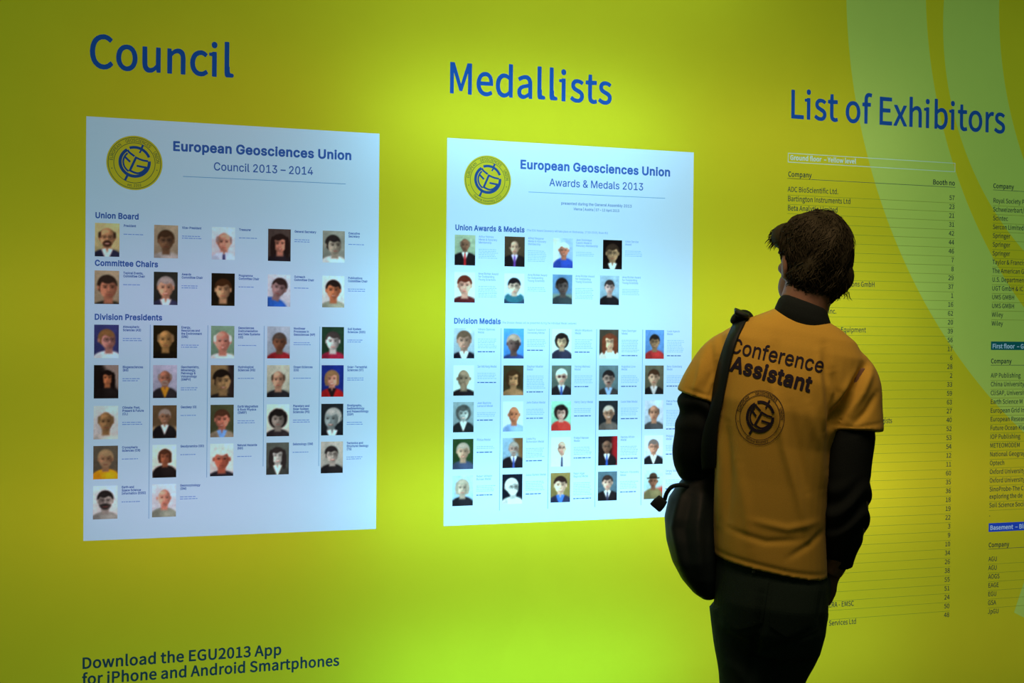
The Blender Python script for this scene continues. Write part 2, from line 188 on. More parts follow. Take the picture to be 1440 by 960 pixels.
        'D': (1.039, [[22,-5,21,250,24,258,29,263,36,265,131,264,166,258,196,242,214,227,228,208,241,178,247,152,248,113,244,85,234,53,221,32,205,15,186,2,164,-8,141,-13,114,-15,36,-15,28,-12], [83,45,86,43,121,43,144,48,165,60,179,80,185,100,187,118,187,143,184,158,172,182,163,192,151,200,124,207,86,207,83,205]]),
        'E': (0.875, [[22,-5,21,250,24,258,29,263,36,265,189,265,198,262,204,253,205,222,203,215,196,208,84,207,84,156,186,155,191,152,195,145,196,113,192,103,184,98,84,97,83,45,86,43,196,42,202,38,206,30,206,0,204,-8,199,-13,191,-15,36,-15,28,-12]]),
        'F': (0.858, [[22,-5,21,250,23,258,29,263,36,265,189,265,196,263,203,253,203,222,201,215,194,208,86,207,83,205,83,152,176,152,184,150,189,145,192,138,192,108,189,100,179,94,84,93,83,0,81,-8,71,-15,36,-15,28,-12]]),
        'G': (1.075, [[19,72,13,97,11,124,13,152,18,177,27,199,39,219,54,237,71,250,91,260,114,266,136,268,164,266,185,259,205,249,223,234,237,217,249,194,254,174,253,164,246,158,239,156,201,157,194,164,183,187,171,199,154,207,131,209,109,202,92,189,79,167,74,144,73,107,77,89,85,72,94,59,106,50,121,43,136,41,156,43,174,51,186,64,193,82,144,83,135,87,130,97,130,127,136,138,146,141,241,141,252,137,256,127,256,97,255,77,250,57,234,27,221,12,206,1,179,-12,149,-18,116,-17,91,-10,64,5,46,21,32,42]]),
        'H': (1.068, [[22,-5,21,250,25,260,34,265,69,265,76,263,81,258,83,250,84,157,184,157,184,250,186,258,191,263,199,265,234,265,241,261,246,250,246,0,242,-10,234,-15,199,-15,191,-13,186,-8,184,0,184,98,181,99,84,99,83,0,81,-8,71,-15,36,-15,28,-12]]),
        'I': (0.643, [[8,-5,7,30,10,38,19,43,47,43,50,45,50,205,47,207,19,207,10,212,7,222,7,250,9,258,14,263,22,265,139,265,147,263,154,253,154,222,152,214,142,207,114,207,111,205,111,45,114,43,142,43,150,38,154,28,154,0,152,-8,147,-13,139,-15,22,-15,14,-12]]),
        'L': (0.824, [[22,-5,21,253,26,261,34,265,71,265,79,260,83,250,83,45,86,43,189,42,194,40,198,32,199,-2,194,-12,184,-15,36,-15,28,-12]]),
        'M': (1.287, [[22,-5,21,250,26,261,36,265,81,265,92,260,161,85,229,259,234,263,241,265,286,265,296,261,301,250,301,0,296,-11,286,-15,254,-15,246,-12,240,-5,239,122,189,-5,183,-12,176,-15,146,-15,136,-10,84,119,81,113,81,0,79,-8,75,-12,69,-15,36,-15,28,-12]]),
        'N': (1.081, [[22,-5,21,250,25,260,36,265,74,265,84,261,186,101,187,105,188,255,194,262,201,265,236,265,244,262,247,258,249,250,249,0,245,-10,241,-13,234,-15,196,-15,186,-11,84,150,82,-5,76,-13,66,-15,34,-15,26,-11]]),
        'O': (1.100, [[19,72,13,97,11,124,13,152,18,177,27,199,39,219,55,237,71,250,94,261,116,267,149,268,171,264,194,256,212,244,228,229,241,212,254,187,262,152,264,124,260,87,253,62,242,39,227,19,204,0,181,-11,149,-18,116,-17,91,-10,64,5,46,22,28,49], [77,89,85,72,94,59,106,49,119,44,136,41,151,42,166,48,179,57,189,69,197,84,201,104,203,124,202,144,197,164,190,179,181,192,161,204,139,209,116,205,96,193,82,174,75,152,73,117]]),
        'P': (0.926, [[22,-5,21,250,23,258,29,263,36,265,131,265,161,260,184,249,197,238,207,225,215,210,221,190,222,170,221,152,215,132,208,118,190,98,176,88,161,82,134,77,84,76,83,-2,76,-13,69,-15,34,-15,26,-11], [83,135,131,135,141,137,150,143,157,152,161,168,160,182,154,196,144,203,131,207,84,207]]),
        'R': (0.935, [[22,-5,21,250,23,258,29,263,36,265,131,265,161,260,184,250,199,238,212,220,220,198,223,173,220,148,212,128,202,113,182,95,230,8,232,0,230,-8,225,-12,219,-15,179,-15,171,-12,120,80,116,82,86,82,83,80,83,0,79,-10,69,-15,34,-15,26,-11], [83,143,86,140,129,141,141,143,151,147,157,155,161,168,160,182,155,195,146,202,136,206,84,207]]),
        'S': (0.930, [[15,43,11,71,15,78,23,82,58,82,65,80,72,73,75,58,81,51,93,43,108,40,128,40,145,45,156,53,161,66,160,76,150,84,133,92,70,111,48,124,32,138,26,148,19,163,17,191,24,216,37,236,53,250,68,258,90,266,110,268,135,267,153,264,175,255,193,242,208,223,216,203,218,183,215,177,210,172,173,171,165,172,159,178,155,193,149,201,138,207,123,210,105,209,90,204,81,196,78,183,83,173,95,166,153,148,178,138,196,126,209,111,220,88,222,61,216,36,200,12,180,-4,155,-14,125,-19,88,-17,63,-9,42,3,26,21]]),
        'T': (0.934, [[8,218,7,253,12,261,20,265,212,265,220,263,224,258,226,250,226,220,220,209,212,207,150,207,148,205,148,0,146,-8,140,-13,132,-15,97,-14,90,-10,86,-2,86,205,82,207,20,207,12,211]]),
        'U': (1.069, [[25,56,21,86,21,248,22,256,26,261,34,265,69,265,76,262,81,256,83,88,84,73,91,59,101,49,114,43,134,40,151,42,166,49,176,59,183,73,184,88,186,256,191,262,199,265,234,265,241,261,246,251,246,76,242,56,237,41,227,23,215,11,191,-6,166,-15,134,-19,104,-16,76,-6,54,9,36,31]]),
        'V': (0.995, [[0,245,2,258,6,262,12,265,50,265,60,259,125,78,187,258,195,264,202,265,237,265,247,258,248,245,157,-5,151,-12,145,-15,105,-15,98,-12,94,-8]]),
        'a': (0.817, [[9,31,6,53,8,71,14,86,27,101,39,109,56,116,127,128,126,136,121,142,114,146,104,148,91,146,81,142,74,136,66,124,59,120,51,120,19,130,14,136,12,146,19,162,32,178,46,189,61,197,79,202,101,204,124,202,141,197,156,189,168,178,181,158,187,131,187,1,185,-7,181,-12,174,-15,141,-15,134,-12,129,-8,114,-15,96,-19,79,-19,61,-16,43,-9,29,0,18,13], [67,48,71,42,81,38,94,37,106,40,121,51,126,61,127,71,91,67,76,63,68,58]]),
        'b': (0.886, [[18,-4,18,253,22,261,30,265,65,265,73,261,77,253,77,196,80,194,95,201,112,204,145,200,170,189,182,178,193,166,203,148,210,123,213,93,211,63,202,36,189,13,170,-4,152,-13,135,-18,112,-19,95,-16,75,-7,65,-15,32,-15,23,-12], [81,66,90,48,105,39,115,38,127,40,141,51,150,71,153,98,148,123,142,133,135,141,122,146,107,146,95,141,87,133,81,121,77,103,77,83]]),
        'c': (0.830, [[13,53,10,71,8,93,10,113,14,133,21,150,31,166,42,178,56,189,73,198,91,203,108,204,128,202,148,196,163,188,176,178,188,163,196,148,199,136,197,128,191,123,158,114,151,114,143,120,137,133,128,142,118,146,103,147,92,143,82,136,76,126,70,108,69,86,73,66,81,51,93,41,111,38,126,42,136,50,146,68,153,72,188,65,196,61,199,56,200,48,192,28,180,11,161,-5,141,-14,118,-19,91,-18,71,-12,51,-1,36,12,21,33]]),
        'd': (0.886, [[13,53,9,83,11,123,20,151,35,173,46,184,60,193,86,202,116,203,131,199,143,193,144,251,148,260,158,265,191,265,199,261,203,256,204,248,204,1,201,-10,191,-15,158,-15,151,-12,146,-6,132,-14,116,-18,93,-19,76,-15,53,-5,38,8,23,28], [72,68,81,50,88,43,96,40,108,38,118,40,126,43,133,50,142,71,145,98,140,123,128,140,118,146,103,147,91,144,81,135,74,123,70,106,69,86]]),
        'e': (0.846, [[13,53,8,91,9,111,13,131,20,148,30,166,41,178,56,190,71,197,88,202,108,204,128,202,147,196,161,189,174,178,186,163,195,146,201,128,204,103,203,79,200,73,193,69,166,68,162,66,193,58,199,51,201,43,190,18,178,5,166,-4,146,-14,123,-18,101,-19,73,-13,55,-4,36,12,21,33], [71,66,77,53,86,45,98,39,111,38,123,39,133,43,138,49,145,61,152,66,146,68,73,68], [74,126,78,124,136,124,139,126,133,136,126,143,108,147,97,146,88,142,80,136]]),
        'f': (0.551, [[32,-5,31,145,7,146,-3,152,-5,160,-4,192,5,201,31,202,32,225,37,240,47,255,62,266,77,272,92,275,112,275,130,271,137,266,141,258,131,222,126,218,120,215,97,217,93,215,91,210,92,201,120,201,130,196,134,188,134,162,131,152,125,147,91,145,90,-5,85,-12,75,-15,42,-14,35,-10]]),
        'g': (0.888, [[17,-39,17,-29,23,-21,51,-6,62,-4,43,9,29,24,18,44,11,64,8,94,11,124,17,144,29,166,40,179,53,190,68,197,86,202,103,204,121,202,133,199,146,192,152,199,158,201,191,201,198,199,203,194,205,186,204,-6,201,-31,190,-54,175,-69,153,-81,126,-88,93,-88,68,-83,46,-72,28,-56], [67,-9,78,-23,86,-28,98,-32,113,-33,128,-29,137,-24,142,-16,144,-4,143,-2,126,-10,108,-12,86,-11,68,-7], [72,71,81,55,96,45,118,45,128,50,135,56,143,74,145,101,140,124,135,134,128,141,118,146,103,147,91,144,81,135,74,124,70,106,69,89]]),
        'h': (0.858, [[18,-5,18,253,22,261,30,265,65,265,74,260,77,253,78,195,110,204,125,204,142,201,157,195,170,187,180,176,187,164,193,150,197,128,197,-2,192,-11,182,-15,150,-15,144,-12,139,-8,137,0,136,125,133,135,127,141,120,145,110,147,100,146,90,141,82,133,78,122,77,0,75,-8,71,-12,65,-15,32,-15,24,-12]]),
        'i': (0.380, [[18,-5,18,190,22,197,29,201,67,201,74,195,77,188,77,-2,72,-12,62,-15,29,-15,22,-11], [13,228,12,243,17,255,26,265,37,271,52,272,64,268,75,260,82,248,83,232,79,221,72,212,59,204,44,203,32,206,20,215]]),
        'k': (0.800, [[18,-5,18,253,22,261,30,265,65,265,74,260,77,253,78,140,140,200,185,201,192,199,197,192,198,185,195,177,125,105,201,10,204,5,204,-2,200,-11,192,-15,145,-14,140,-10,80,65,77,60,77,-2,74,-10,65,-15,30,-15,22,-11]]),
        'l': (0.424, [[21,19,17,41,18,254,22,261,30,265,65,265,72,261,77,251,78,44,80,41,95,41,102,35,110,-1,106,-9,97,-14,77,-16,57,-14,45,-10,33,-1]]),
        'm': (1.251, [[18,-5,17,188,20,195,25,199,32,201,62,201,70,199,75,193,100,203,122,204,145,198,165,183,177,193,192,200,210,204,227,205,242,202,257,196,270,188,281,175,291,155,295,132,295,0,293,-8,288,-12,282,-15,250,-15,242,-13,237,-8,235,0,235,130,230,141,222,146,212,147,202,146,195,142,189,135,187,128,186,0,184,-8,180,-12,172,-15,140,-15,132,-12,127,-6,126,132,120,143,105,147,95,146,87,142,82,135,78,125,77,0,75,-8,71,-12,65,-15,32,-15,24,-12]]),
        'n': (0.857, [[18,-5,17,185,20,195,30,201,62,201,70,199,75,193,77,193,102,202,125,204,147,199,169,188,179,178,187,165,193,150,196,135,197,0,193,-10,185,-15,152,-15,145,-13,139,-8,137,0,136,125,133,135,127,141,120,145,110,147,100,146,90,141,82,133,78,122,77,0,75,-8,71,-12,65,-15,32,-15,24,-12]]),
        'o': (0.868, [[13,53,10,71,8,93,10,113,14,133,21,150,31,166,42,178,58,191,78,200,98,203,118,204,136,201,153,194,168,185,183,171,193,156,203,133,207,113,209,91,206,63,200,43,191,26,176,7,161,-5,143,-13,118,-19,91,-18,71,-12,51,-1,36,12,21,33], [72,68,81,51,88,43,96,40,108,38,121,40,136,50,146,71,148,98,143,123,131,140,118,146,103,147,91,143,81,134,74,121,69,103,69,86]]),
        'p': (0.886, [[18,-75,19,192,22,198,30,201,65,201,77,193,95,201,120,204,145,200,162,193,181,180,193,165,202,149,210,125,213,102,212,72,208,52,198,27,188,12,175,0,160,-10,145,-16,112,-19,95,-16,80,-9,77,-10,77,-73,75,-78,70,-83,62,-85,30,-85,22,-81], [80,67,90,49,97,42,105,39,115,38,127,40,135,44,142,52,151,75,152,102,146,127,135,141,122,146,107,146,96,142,87,134,81,120,77,105,77,87]]),
        'r': (0.561, [[18,-5,19,192,22,198,30,201,65,201,75,194,100,203,132,202,138,198,141,190,141,158,139,150,133,145,127,143,107,145,95,143,85,136,78,125,77,0,75,-8,71,-12,65,-15,32,-15,24,-12]]),
        's': (0.769, [[11,36,9,48,15,58,51,67,63,63,72,46,84,39,96,37,109,39,119,43,123,48,123,53,116,59,69,71,51,78,36,87,26,98,16,118,15,141,20,161,34,181,46,190,64,198,81,203,99,204,119,202,133,198,148,191,161,180,173,163,180,146,179,136,171,129,141,122,134,122,126,127,116,143,104,148,84,146,77,141,75,136,77,131,84,127,131,115,148,108,161,100,173,88,182,68,184,46,179,26,164,5,146,-8,121,-16,96,-19,69,-16,49,-9,31,3,19,18]]),
        't': (0.499, [[26,25,23,45,23,143,22,146,5,147,-3,153,-5,160,-5,190,0,198,5,200,23,203,23,233,30,244,37,246,72,246,80,241,83,235,85,202,112,200,117,197,121,190,122,160,118,150,110,146,85,146,83,143,83,48,85,40,107,41,117,36,121,28,126,-2,120,-12,107,-16,82,-17,65,-14,52,-8,41,0,31,13]]),
        'u': (0.858, [[22,35,18,60,17,185,19,192,22,197,30,201,65,201,72,198,76,192,78,60,82,50,87,45,95,41,105,40,115,41,125,46,131,52,136,62,138,192,142,198,150,201,182,201,192,197,196,192,197,185,197,0,192,-11,182,-15,152,-15,145,-13,137,-7,122,-13,107,-17,90,-17,75,-15,55,-8,42,2,30,17]]),
        'v': (0.817, [[1,182,1,192,10,201,50,201,58,198,62,192,103,82,145,196,155,201,190,201,195,200,201,195,204,188,203,180,132,-5,126,-12,118,-15,85,-15,78,-12,73,-8]]),
        'w': (1.167, [[4,180,4,192,13,201,50,201,59,198,64,190,90,97,118,195,128,201,168,200,176,192,203,100,230,195,235,199,243,201,275,201,284,198,289,190,289,182,229,-10,218,-15,185,-15,176,-10,145,88,118,-5,115,-10,105,-15,73,-15,65,-12,60,-5]]),
        'x': (0.796, [[3,-5,4,8,64,95,7,180,6,188,9,196,19,201,62,200,68,195,99,146,137,199,144,201,179,201,189,198,194,190,193,180,135,95,195,8,197,-2,193,-10,189,-13,182,-15,147,-15,139,-13,99,45,59,-13,52,-15,14,-15,7,-11]]),
        'y': (0.817, [[15,-71,15,-64,25,-33,35,-27,50,-29,58,-28,63,-21,70,-1,1,181,0,189,3,195,8,199,15,201,50,201,59,196,103,82,145,196,155,201,190,201,198,199,203,191,203,181,121,-34,110,-55,101,-66,90,-75,78,-82,65,-85,45,-86,28,-83,19,-79]]),
        'z': (0.800, [[13,-5,12,22,14,30,101,143,29,144,22,146,17,151,15,158,15,188,18,195,22,199,29,201,169,201,179,198,185,188,185,162,183,155,99,45,102,43,174,43,181,40,186,35,188,28,188,-2,184,-10,174,-15,27,-15,19,-12]]),
    },
    'info': {
        ' ': (0.306, []),
        '&': (0.944, [[12,43,9,66,11,83,16,96,25,111,34,121,56,138,47,166,42,188,44,213,50,228,59,241,69,249,87,258,107,260,120,258,134,253,146,243,153,233,158,221,159,206,157,188,150,173,141,161,106,131,106,128,130,98,159,70,177,98,192,138,197,140,224,140,229,138,230,133,219,101,204,71,190,48,191,46,207,36,232,26,234,21,225,-7,219,-10,209,-7,162,17,144,4,119,-6,92,-10,67,-7,49,-1,32,11,20,26], [52,56,56,46,62,38,72,31,82,27,94,26,109,28,133,41,102,73,74,106,63,96,54,83,50,68], [83,176,89,161,104,172,118,188,122,196,123,211,119,220,114,225,107,227,99,226,92,223,86,218,82,211,80,198]]),
        ',': (0.395, [[15,-47,17,-42,28,-36,40,-25,48,-7,35,-2,26,8,22,20,26,35,35,44,45,48,60,47,68,44,75,36,79,28,83,8,81,-12,70,-37,57,-52,45,-62,28,-70,23,-67]]),
        '-': (0.489, [[13,81,12,109,15,112,105,113,110,109,111,84,107,79,18,78]]),
        '.': (0.395, [[23,11,22,21,25,33,30,41,42,47,54,48,64,44,73,36,76,28,77,18,74,6,69,-2,57,-9,44,-9,34,-6,26,3]]),
        '/': (0.551, [[1,-64,1,-59,103,271,108,276,133,276,136,269,33,-64,28,-67,6,-67]]),
        '0': (0.773, [[23,53,16,86,14,126,16,166,23,198,34,223,52,244,72,256,97,260,122,256,142,245,158,226,171,198,178,166,180,126,178,86,170,51,158,26,142,6,122,-6,97,-10,74,-6,50,8,35,26], [60,68,67,48,76,36,87,28,97,26,109,29,117,36,126,48,133,68,137,93,139,126,138,158,133,183,126,203,117,216,107,222,97,224,87,222,77,216,68,203,60,183,56,158,55,126,56,93]]),
        '1': (0.773, [[27,-2,27,25,30,31,82,32,82,205,80,207,45,207,40,209,38,212,39,235,42,238,72,245,95,255,121,255,124,250,124,32,172,31,175,25,174,-2,167,-5,32,-5]]),
        '2': (0.773, [[12,-2,12,18,13,22,76,83,100,113,115,138,123,158,126,180,125,192,117,210,108,218,98,222,86,224,68,220,53,211,38,197,33,195,11,215,11,220,33,241,61,256,91,260,111,258,131,250,148,236,158,222,165,205,168,180,165,155,154,128,140,103,120,75,80,32,176,32,180,28,179,-2,173,-5,18,-5]]),
        '3': (0.773, [[7,28,7,33,27,56,32,54,57,35,79,28,102,28,112,31,122,38,129,46,133,56,135,68,133,81,127,93,119,100,107,106,87,111,62,113,57,118,57,143,59,146,84,149,102,154,114,161,121,168,125,178,126,191,122,208,109,219,99,223,82,223,64,218,41,201,37,200,17,221,16,226,27,237,39,245,62,256,74,258,92,260,112,258,132,251,147,242,157,231,167,211,169,191,167,176,163,163,154,149,135,133,135,131,149,123,160,113,169,100,175,86,178,66,175,46,166,26,152,10,134,-1,114,-8,92,-10,72,-8,42,1,27,9]]),
        '4': (0.773, [[4,68,4,92,108,253,114,256,146,256,151,254,153,250,153,100,181,99,185,98,186,92,186,70,185,65,153,62,153,0,151,-4,146,-5,119,-5,113,-2,111,63,9,63], [52,100,112,100,113,188,111,191]]),
        '5': (0.773, [[6,28,21,51,26,55,31,53,46,40,64,31,86,27,101,29,111,33,121,41,129,51,134,66,136,81,134,98,130,108,124,118,114,126,101,131,81,131,69,128,49,117,27,131,35,253,41,255,164,255,166,248,166,223,164,219,74,218,72,216,67,163,69,161,96,166,121,164,139,157,154,147,167,131,176,108,179,81,176,56,165,31,151,13,134,1,114,-7,91,-10,71,-8,41,1,18,16]]),
        '6': (0.773, [[26,51,19,81,16,118,19,163,30,201,44,226,65,246,89,257,114,260,126,259,149,253,161,246,176,233,178,228,156,205,151,205,135,218,121,223,101,221,85,213,75,203,66,186,59,158,57,143,59,141,74,151,86,157,109,161,129,158,144,153,161,140,174,121,180,101,182,78,179,53,171,31,159,14,144,1,125,-7,104,-10,81,-6,59,5,41,23], [64,61,73,43,81,34,91,28,106,26,114,27,124,32,136,48,140,63,140,91,137,103,132,113,124,121,116,124,101,126,86,123,71,114,57,98]]),
        '7': (0.773, [[65,-2,68,48,73,85,83,122,97,160,113,192,129,218,16,219,13,222,14,253,19,256,177,255,181,250,181,230,153,190,136,158,123,122,115,85,107,-2,101,-5,69,-5]]),
        '8': (0.773, [[15,43,12,63,14,78,19,93,28,108,54,133,35,153,26,176,24,191,26,208,34,226,48,242,60,250,78,257,98,259,118,257,138,250,153,239,163,226,170,206,172,188,167,163,159,148,143,128,168,104,175,91,179,78,181,61,179,43,171,26,158,10,140,-1,118,-8,98,-10,75,-8,55,-1,36,11,23,26], [53,53,58,43,73,30,85,26,110,26,128,34,135,42,140,61,138,73,132,86,123,94,108,103,80,115,66,103,55,86,51,66], [66,178,71,168,79,161,90,153,113,142,125,156,132,171,135,186,130,206,123,216,110,223,98,225,80,221,73,215,65,201,64,191]]),
        '9': (0.773, [[16,21,18,26,35,44,40,46,55,35,67,29,80,27,95,29,107,36,117,46,128,66,135,91,136,108,119,98,97,90,67,91,47,99,32,111,21,128,14,148,12,173,14,198,22,218,34,236,49,248,67,257,87,260,115,256,135,246,153,228,167,203,175,173,178,136,175,91,165,53,148,23,130,5,107,-6,82,-10,57,-7,35,3], [56,148,62,137,70,130,80,125,92,124,105,126,114,131,132,146,137,153,134,176,129,193,122,207,114,216,102,223,87,224,72,219,63,211,57,201,53,188,52,173]]),
        'A': (0.845, [[-2,-2,-2,3,83,253,88,256,126,255,213,3,213,-2,208,-5,171,-4,146,71,63,70,38,-4,3,-5], [75,108,135,108,106,204]]),
        'B': (0.912, [[32,-2,32,253,36,256,134,254,156,249,174,241,191,225,199,210,202,190,201,175,193,155,184,143,174,135,189,127,200,118,209,105,214,90,216,73,213,50,203,30,186,13,166,3,144,-3,116,-5,36,-5], [73,32,76,31,129,32,146,36,159,42,167,50,173,62,174,75,172,88,168,95,157,105,131,113,74,113], [73,150,124,151,146,158,154,165,159,175,159,195,154,205,139,215,124,219,74,219]]),
        'C': (0.886, [[20,86,16,126,21,166,32,198,49,224,72,243,102,256,132,260,147,259,177,249,187,243,205,228,206,226,206,221,189,201,184,198,159,215,142,221,112,218,94,209,80,196,70,178,62,153,60,126,62,98,69,73,79,55,94,41,112,32,132,29,142,29,162,36,187,56,192,57,211,36,213,31,202,18,190,8,162,-6,132,-10,99,-6,73,6,47,28,31,53]]),
        'D': (0.955, [[32,-2,32,253,36,256,99,255,136,251,166,240,192,220,208,195,218,165,222,125,219,90,208,55,191,30,169,12,136,-1,99,-5,36,-5], [73,32,96,31,121,34,142,42,159,58,170,75,176,98,179,125,176,152,169,178,158,195,144,207,121,216,96,219,73,218]]),
        'E': (0.820, [[32,-2,32,253,36,256,184,254,186,250,186,222,181,218,74,218,74,151,164,150,168,145,168,120,167,115,164,113,74,113,73,35,74,32,186,32,190,28,189,-2,184,-5,36,-5]]),
        'F': (0.769, [[32,-2,32,253,36,256,184,254,186,250,186,222,181,218,74,218,73,145,164,144,169,140,169,113,164,107,74,106,73,-2,69,-5,36,-5]]),
        'G': (0.956, [[20,86,16,126,21,166,33,198,50,223,74,243,104,256,137,260,152,259,182,250,194,243,212,228,214,226,213,221,192,198,167,215,147,221,117,219,97,210,81,196,70,178,62,153,60,126,62,98,68,76,82,53,95,41,114,32,144,29,162,32,177,41,177,96,174,98,127,99,124,103,125,133,129,135,214,134,217,128,217,26,215,21,207,13,182,-1,152,-9,134,-10,102,-6,74,6,49,26,31,53]]),
        'H': (1.009, [[32,-2,32,253,36,256,69,255,73,253,74,151,176,151,179,152,180,253,184,255,219,255,222,250,221,-2,214,-5,184,-5,180,-2,179,113,74,113,73,-2,69,-5,36,-5]]),
        'I': (0.416, [[32,-2,31,250,36,256,69,255,73,250,73,0,69,-5,36,-5]]),
        'J': (0.746, [[9,33,11,40,36,57,40,56,57,36,71,29,91,30,99,33,106,41,113,58,114,76,115,251,119,255,154,255,157,251,157,73,155,51,150,33,140,16,126,2,106,-7,84,-10,66,-9,51,-5,29,8,17,21]]),
        'K': (0.897, [[32,-2,32,253,36,256,69,255,73,253,74,140,169,253,174,256,211,255,214,253,214,248,138,155,226,3,226,-2,221,-5,186,-5,181,-3,111,118,109,120,74,78,73,-2,69,-5,36,-5]]),
        'L': (0.757, [[32,-2,31,250,36,256,69,255,73,250,74,32,179,32,183,28,183,0,181,-4,176,-5,36,-5]]),
        'M': (1.124, [[32,-2,32,253,36,256,74,256,79,253,141,81,202,253,206,255,244,256,249,253,249,-3,244,-5,214,-5,210,0,210,165,209,170,156,25,154,21,149,20,129,20,125,22,71,169,70,162,70,0,69,-3,64,-5,36,-5]]),
        'N': (1.002, [[32,-2,32,253,36,256,69,255,73,253,179,68,181,73,179,120,179,250,184,255,216,255,220,250,219,-3,214,-5,181,-5,177,-2,71,183,70,178,72,0,66,-5,36,-5]]),
        'O': (1.028, [[20,86,16,128,20,163,30,196,47,223,72,244,97,256,127,260,159,256,189,242,210,223,226,198,237,163,241,126,237,88,226,53,209,27,187,7,159,-6,129,-10,97,-5,72,6,47,28,31,53], [68,76,80,53,93,41,109,32,129,29,147,32,164,40,179,56,188,73,195,98,197,126,195,153,188,178,179,196,164,210,147,219,129,221,109,218,92,209,78,196,69,178,62,153,60,126,62,98]]),
        'P': (0.880, [[32,-2,32,253,36,256,134,254,159,248,179,238,194,222,204,200,207,178,204,152,194,130,179,114,159,103,134,96,74,94,73,-2,69,-5,36,-5], [73,132,76,131,124,132,139,136,151,143,158,150,162,160,164,175,163,190,157,202,149,210,139,215,124,218,74,218]]),
        'R': (0.882, [[32,-2,32,253,36,256,139,254,161,249,179,240,194,225,204,205,207,180,205,160,200,145,191,130,179,119,155,105,214,3,214,-2,209,-5,174,-5,169,-3,109,101,73,100,73,-2,69,-5,36,-5], [73,138,126,138,141,142,151,148,159,157,163,168,165,180,163,192,159,203,151,210,129,218,74,218]]),
        'S': (0.829, [[13,31,14,36,31,56,38,60,61,42,81,33,106,29,121,30,133,34,143,41,151,53,153,63,151,76,142,88,126,98,66,125,43,142,35,153,27,171,24,188,27,208,36,226,48,240,66,251,86,258,108,260,139,256,153,250,176,237,186,228,188,223,168,199,163,199,138,216,121,220,108,221,96,220,78,213,69,201,68,191,72,176,81,167,156,131,169,123,181,111,188,101,194,86,196,68,193,46,183,26,171,12,153,0,131,-7,106,-10,86,-8,55,1,28,16]]),
        'T': (0.833, [[7,222,7,250,13,256,195,256,201,253,201,222,198,218,128,218,126,215,126,0,123,-5,88,-5,83,0,83,218,13,218]]),
        'U': (1.000, [[33,66,30,103,31,253,35,255,68,255,71,253,72,103,75,76,80,58,89,43,98,35,110,31,125,29,140,31,150,34,162,43,172,58,177,76,179,103,180,253,185,255,218,254,220,251,220,103,217,68,208,38,193,15,173,0,150,-7,125,-10,98,-7,77,1,57,16,42,38]]),
        'W': (1.214, [[58,-1,6,253,11,256,43,255,48,253,86,60,133,253,138,256,166,256,172,253,207,115,218,64,221,62,257,253,263,256,296,254,297,248,246,-2,238,-5,203,-5,198,-2,153,177,151,181,106,-2,101,-5,63,-5]]),
        '_': (0.779, [[2,-50,1,-25,6,-22,186,-22,191,-23,193,-28,193,-48,189,-53,6,-53]]),
        'a': (0.784, [[19,31,17,48,20,68,32,87,47,99,70,110,130,123,127,138,124,146,117,153,110,157,97,159,80,156,62,150,42,139,36,143,25,163,25,168,37,177,57,186,87,194,102,195,125,193,142,185,157,171,165,156,171,136,172,1,170,-4,140,-5,136,-2,135,8,132,11,100,-6,77,-10,60,-8,45,-2,33,6,25,17], [59,43,65,32,77,27,95,27,115,36,130,48,130,89,90,82,72,74,65,68,60,61]]),
        'b': (0.859, [[28,-2,28,273,33,277,66,277,70,271,70,178,71,177,98,191,121,195,146,192,166,182,182,166,192,148,198,126,201,96,198,66,188,38,175,18,158,3,138,-6,116,-10,103,-9,86,-3,66,9,63,-2,61,-5,33,-6], [71,43,91,31,108,27,123,30,134,36,144,46,151,58,155,73,157,96,156,113,152,131,148,141,138,151,128,156,106,157,86,148,70,136]]),
        'c': (0.712, [[17,63,14,93,18,123,28,148,42,168,60,182,85,192,107,195,120,195,142,188,167,171,167,165,152,146,147,142,127,154,115,158,97,156,82,149,73,141,65,128,59,111,57,93,59,73,64,58,72,44,82,36,95,29,117,28,130,32,150,44,155,45,172,21,171,16,161,8,140,-4,120,-9,105,-10,80,-6,60,2,40,18,26,38]]),
        'd': (0.862, [[24,41,17,63,15,91,18,121,26,146,39,166,59,183,78,192,98,195,123,192,145,181,145,273,150,277,185,276,188,271,187,-2,183,-5,155,-5,151,-2,150,8,148,10,130,-2,110,-8,95,-10,73,-7,53,3,38,16], [63,58,70,44,78,36,90,29,103,27,113,28,125,33,144,48,145,141,144,143,125,154,105,158,92,156,83,151,73,141,65,128,59,111,58,91,59,73]]),
        'e': (0.772, [[17,63,14,93,18,123,28,148,42,168,60,183,82,193,102,195,125,193,145,184,162,169,173,151,180,128,182,98,180,83,178,81,60,80,57,78,59,68,65,53,72,43,84,33,97,28,120,26,135,30,160,40,163,38,174,16,172,10,155,0,132,-7,107,-10,82,-6,60,3,41,18,27,38], [57,113,142,113,143,116,139,136,132,147,125,154,117,157,102,159,82,154,72,146,64,136]]),
        'f': (0.459, [[34,-2,33,152,31,154,13,154,8,158,8,185,11,188,31,190,33,192,34,232,39,248,47,262,58,272,73,279,91,281,121,277,126,275,129,270,121,243,116,240,101,245,88,244,80,238,76,225,76,191,111,190,114,185,114,160,111,155,78,154,75,152,74,-2,68,-5,38,-5]]),
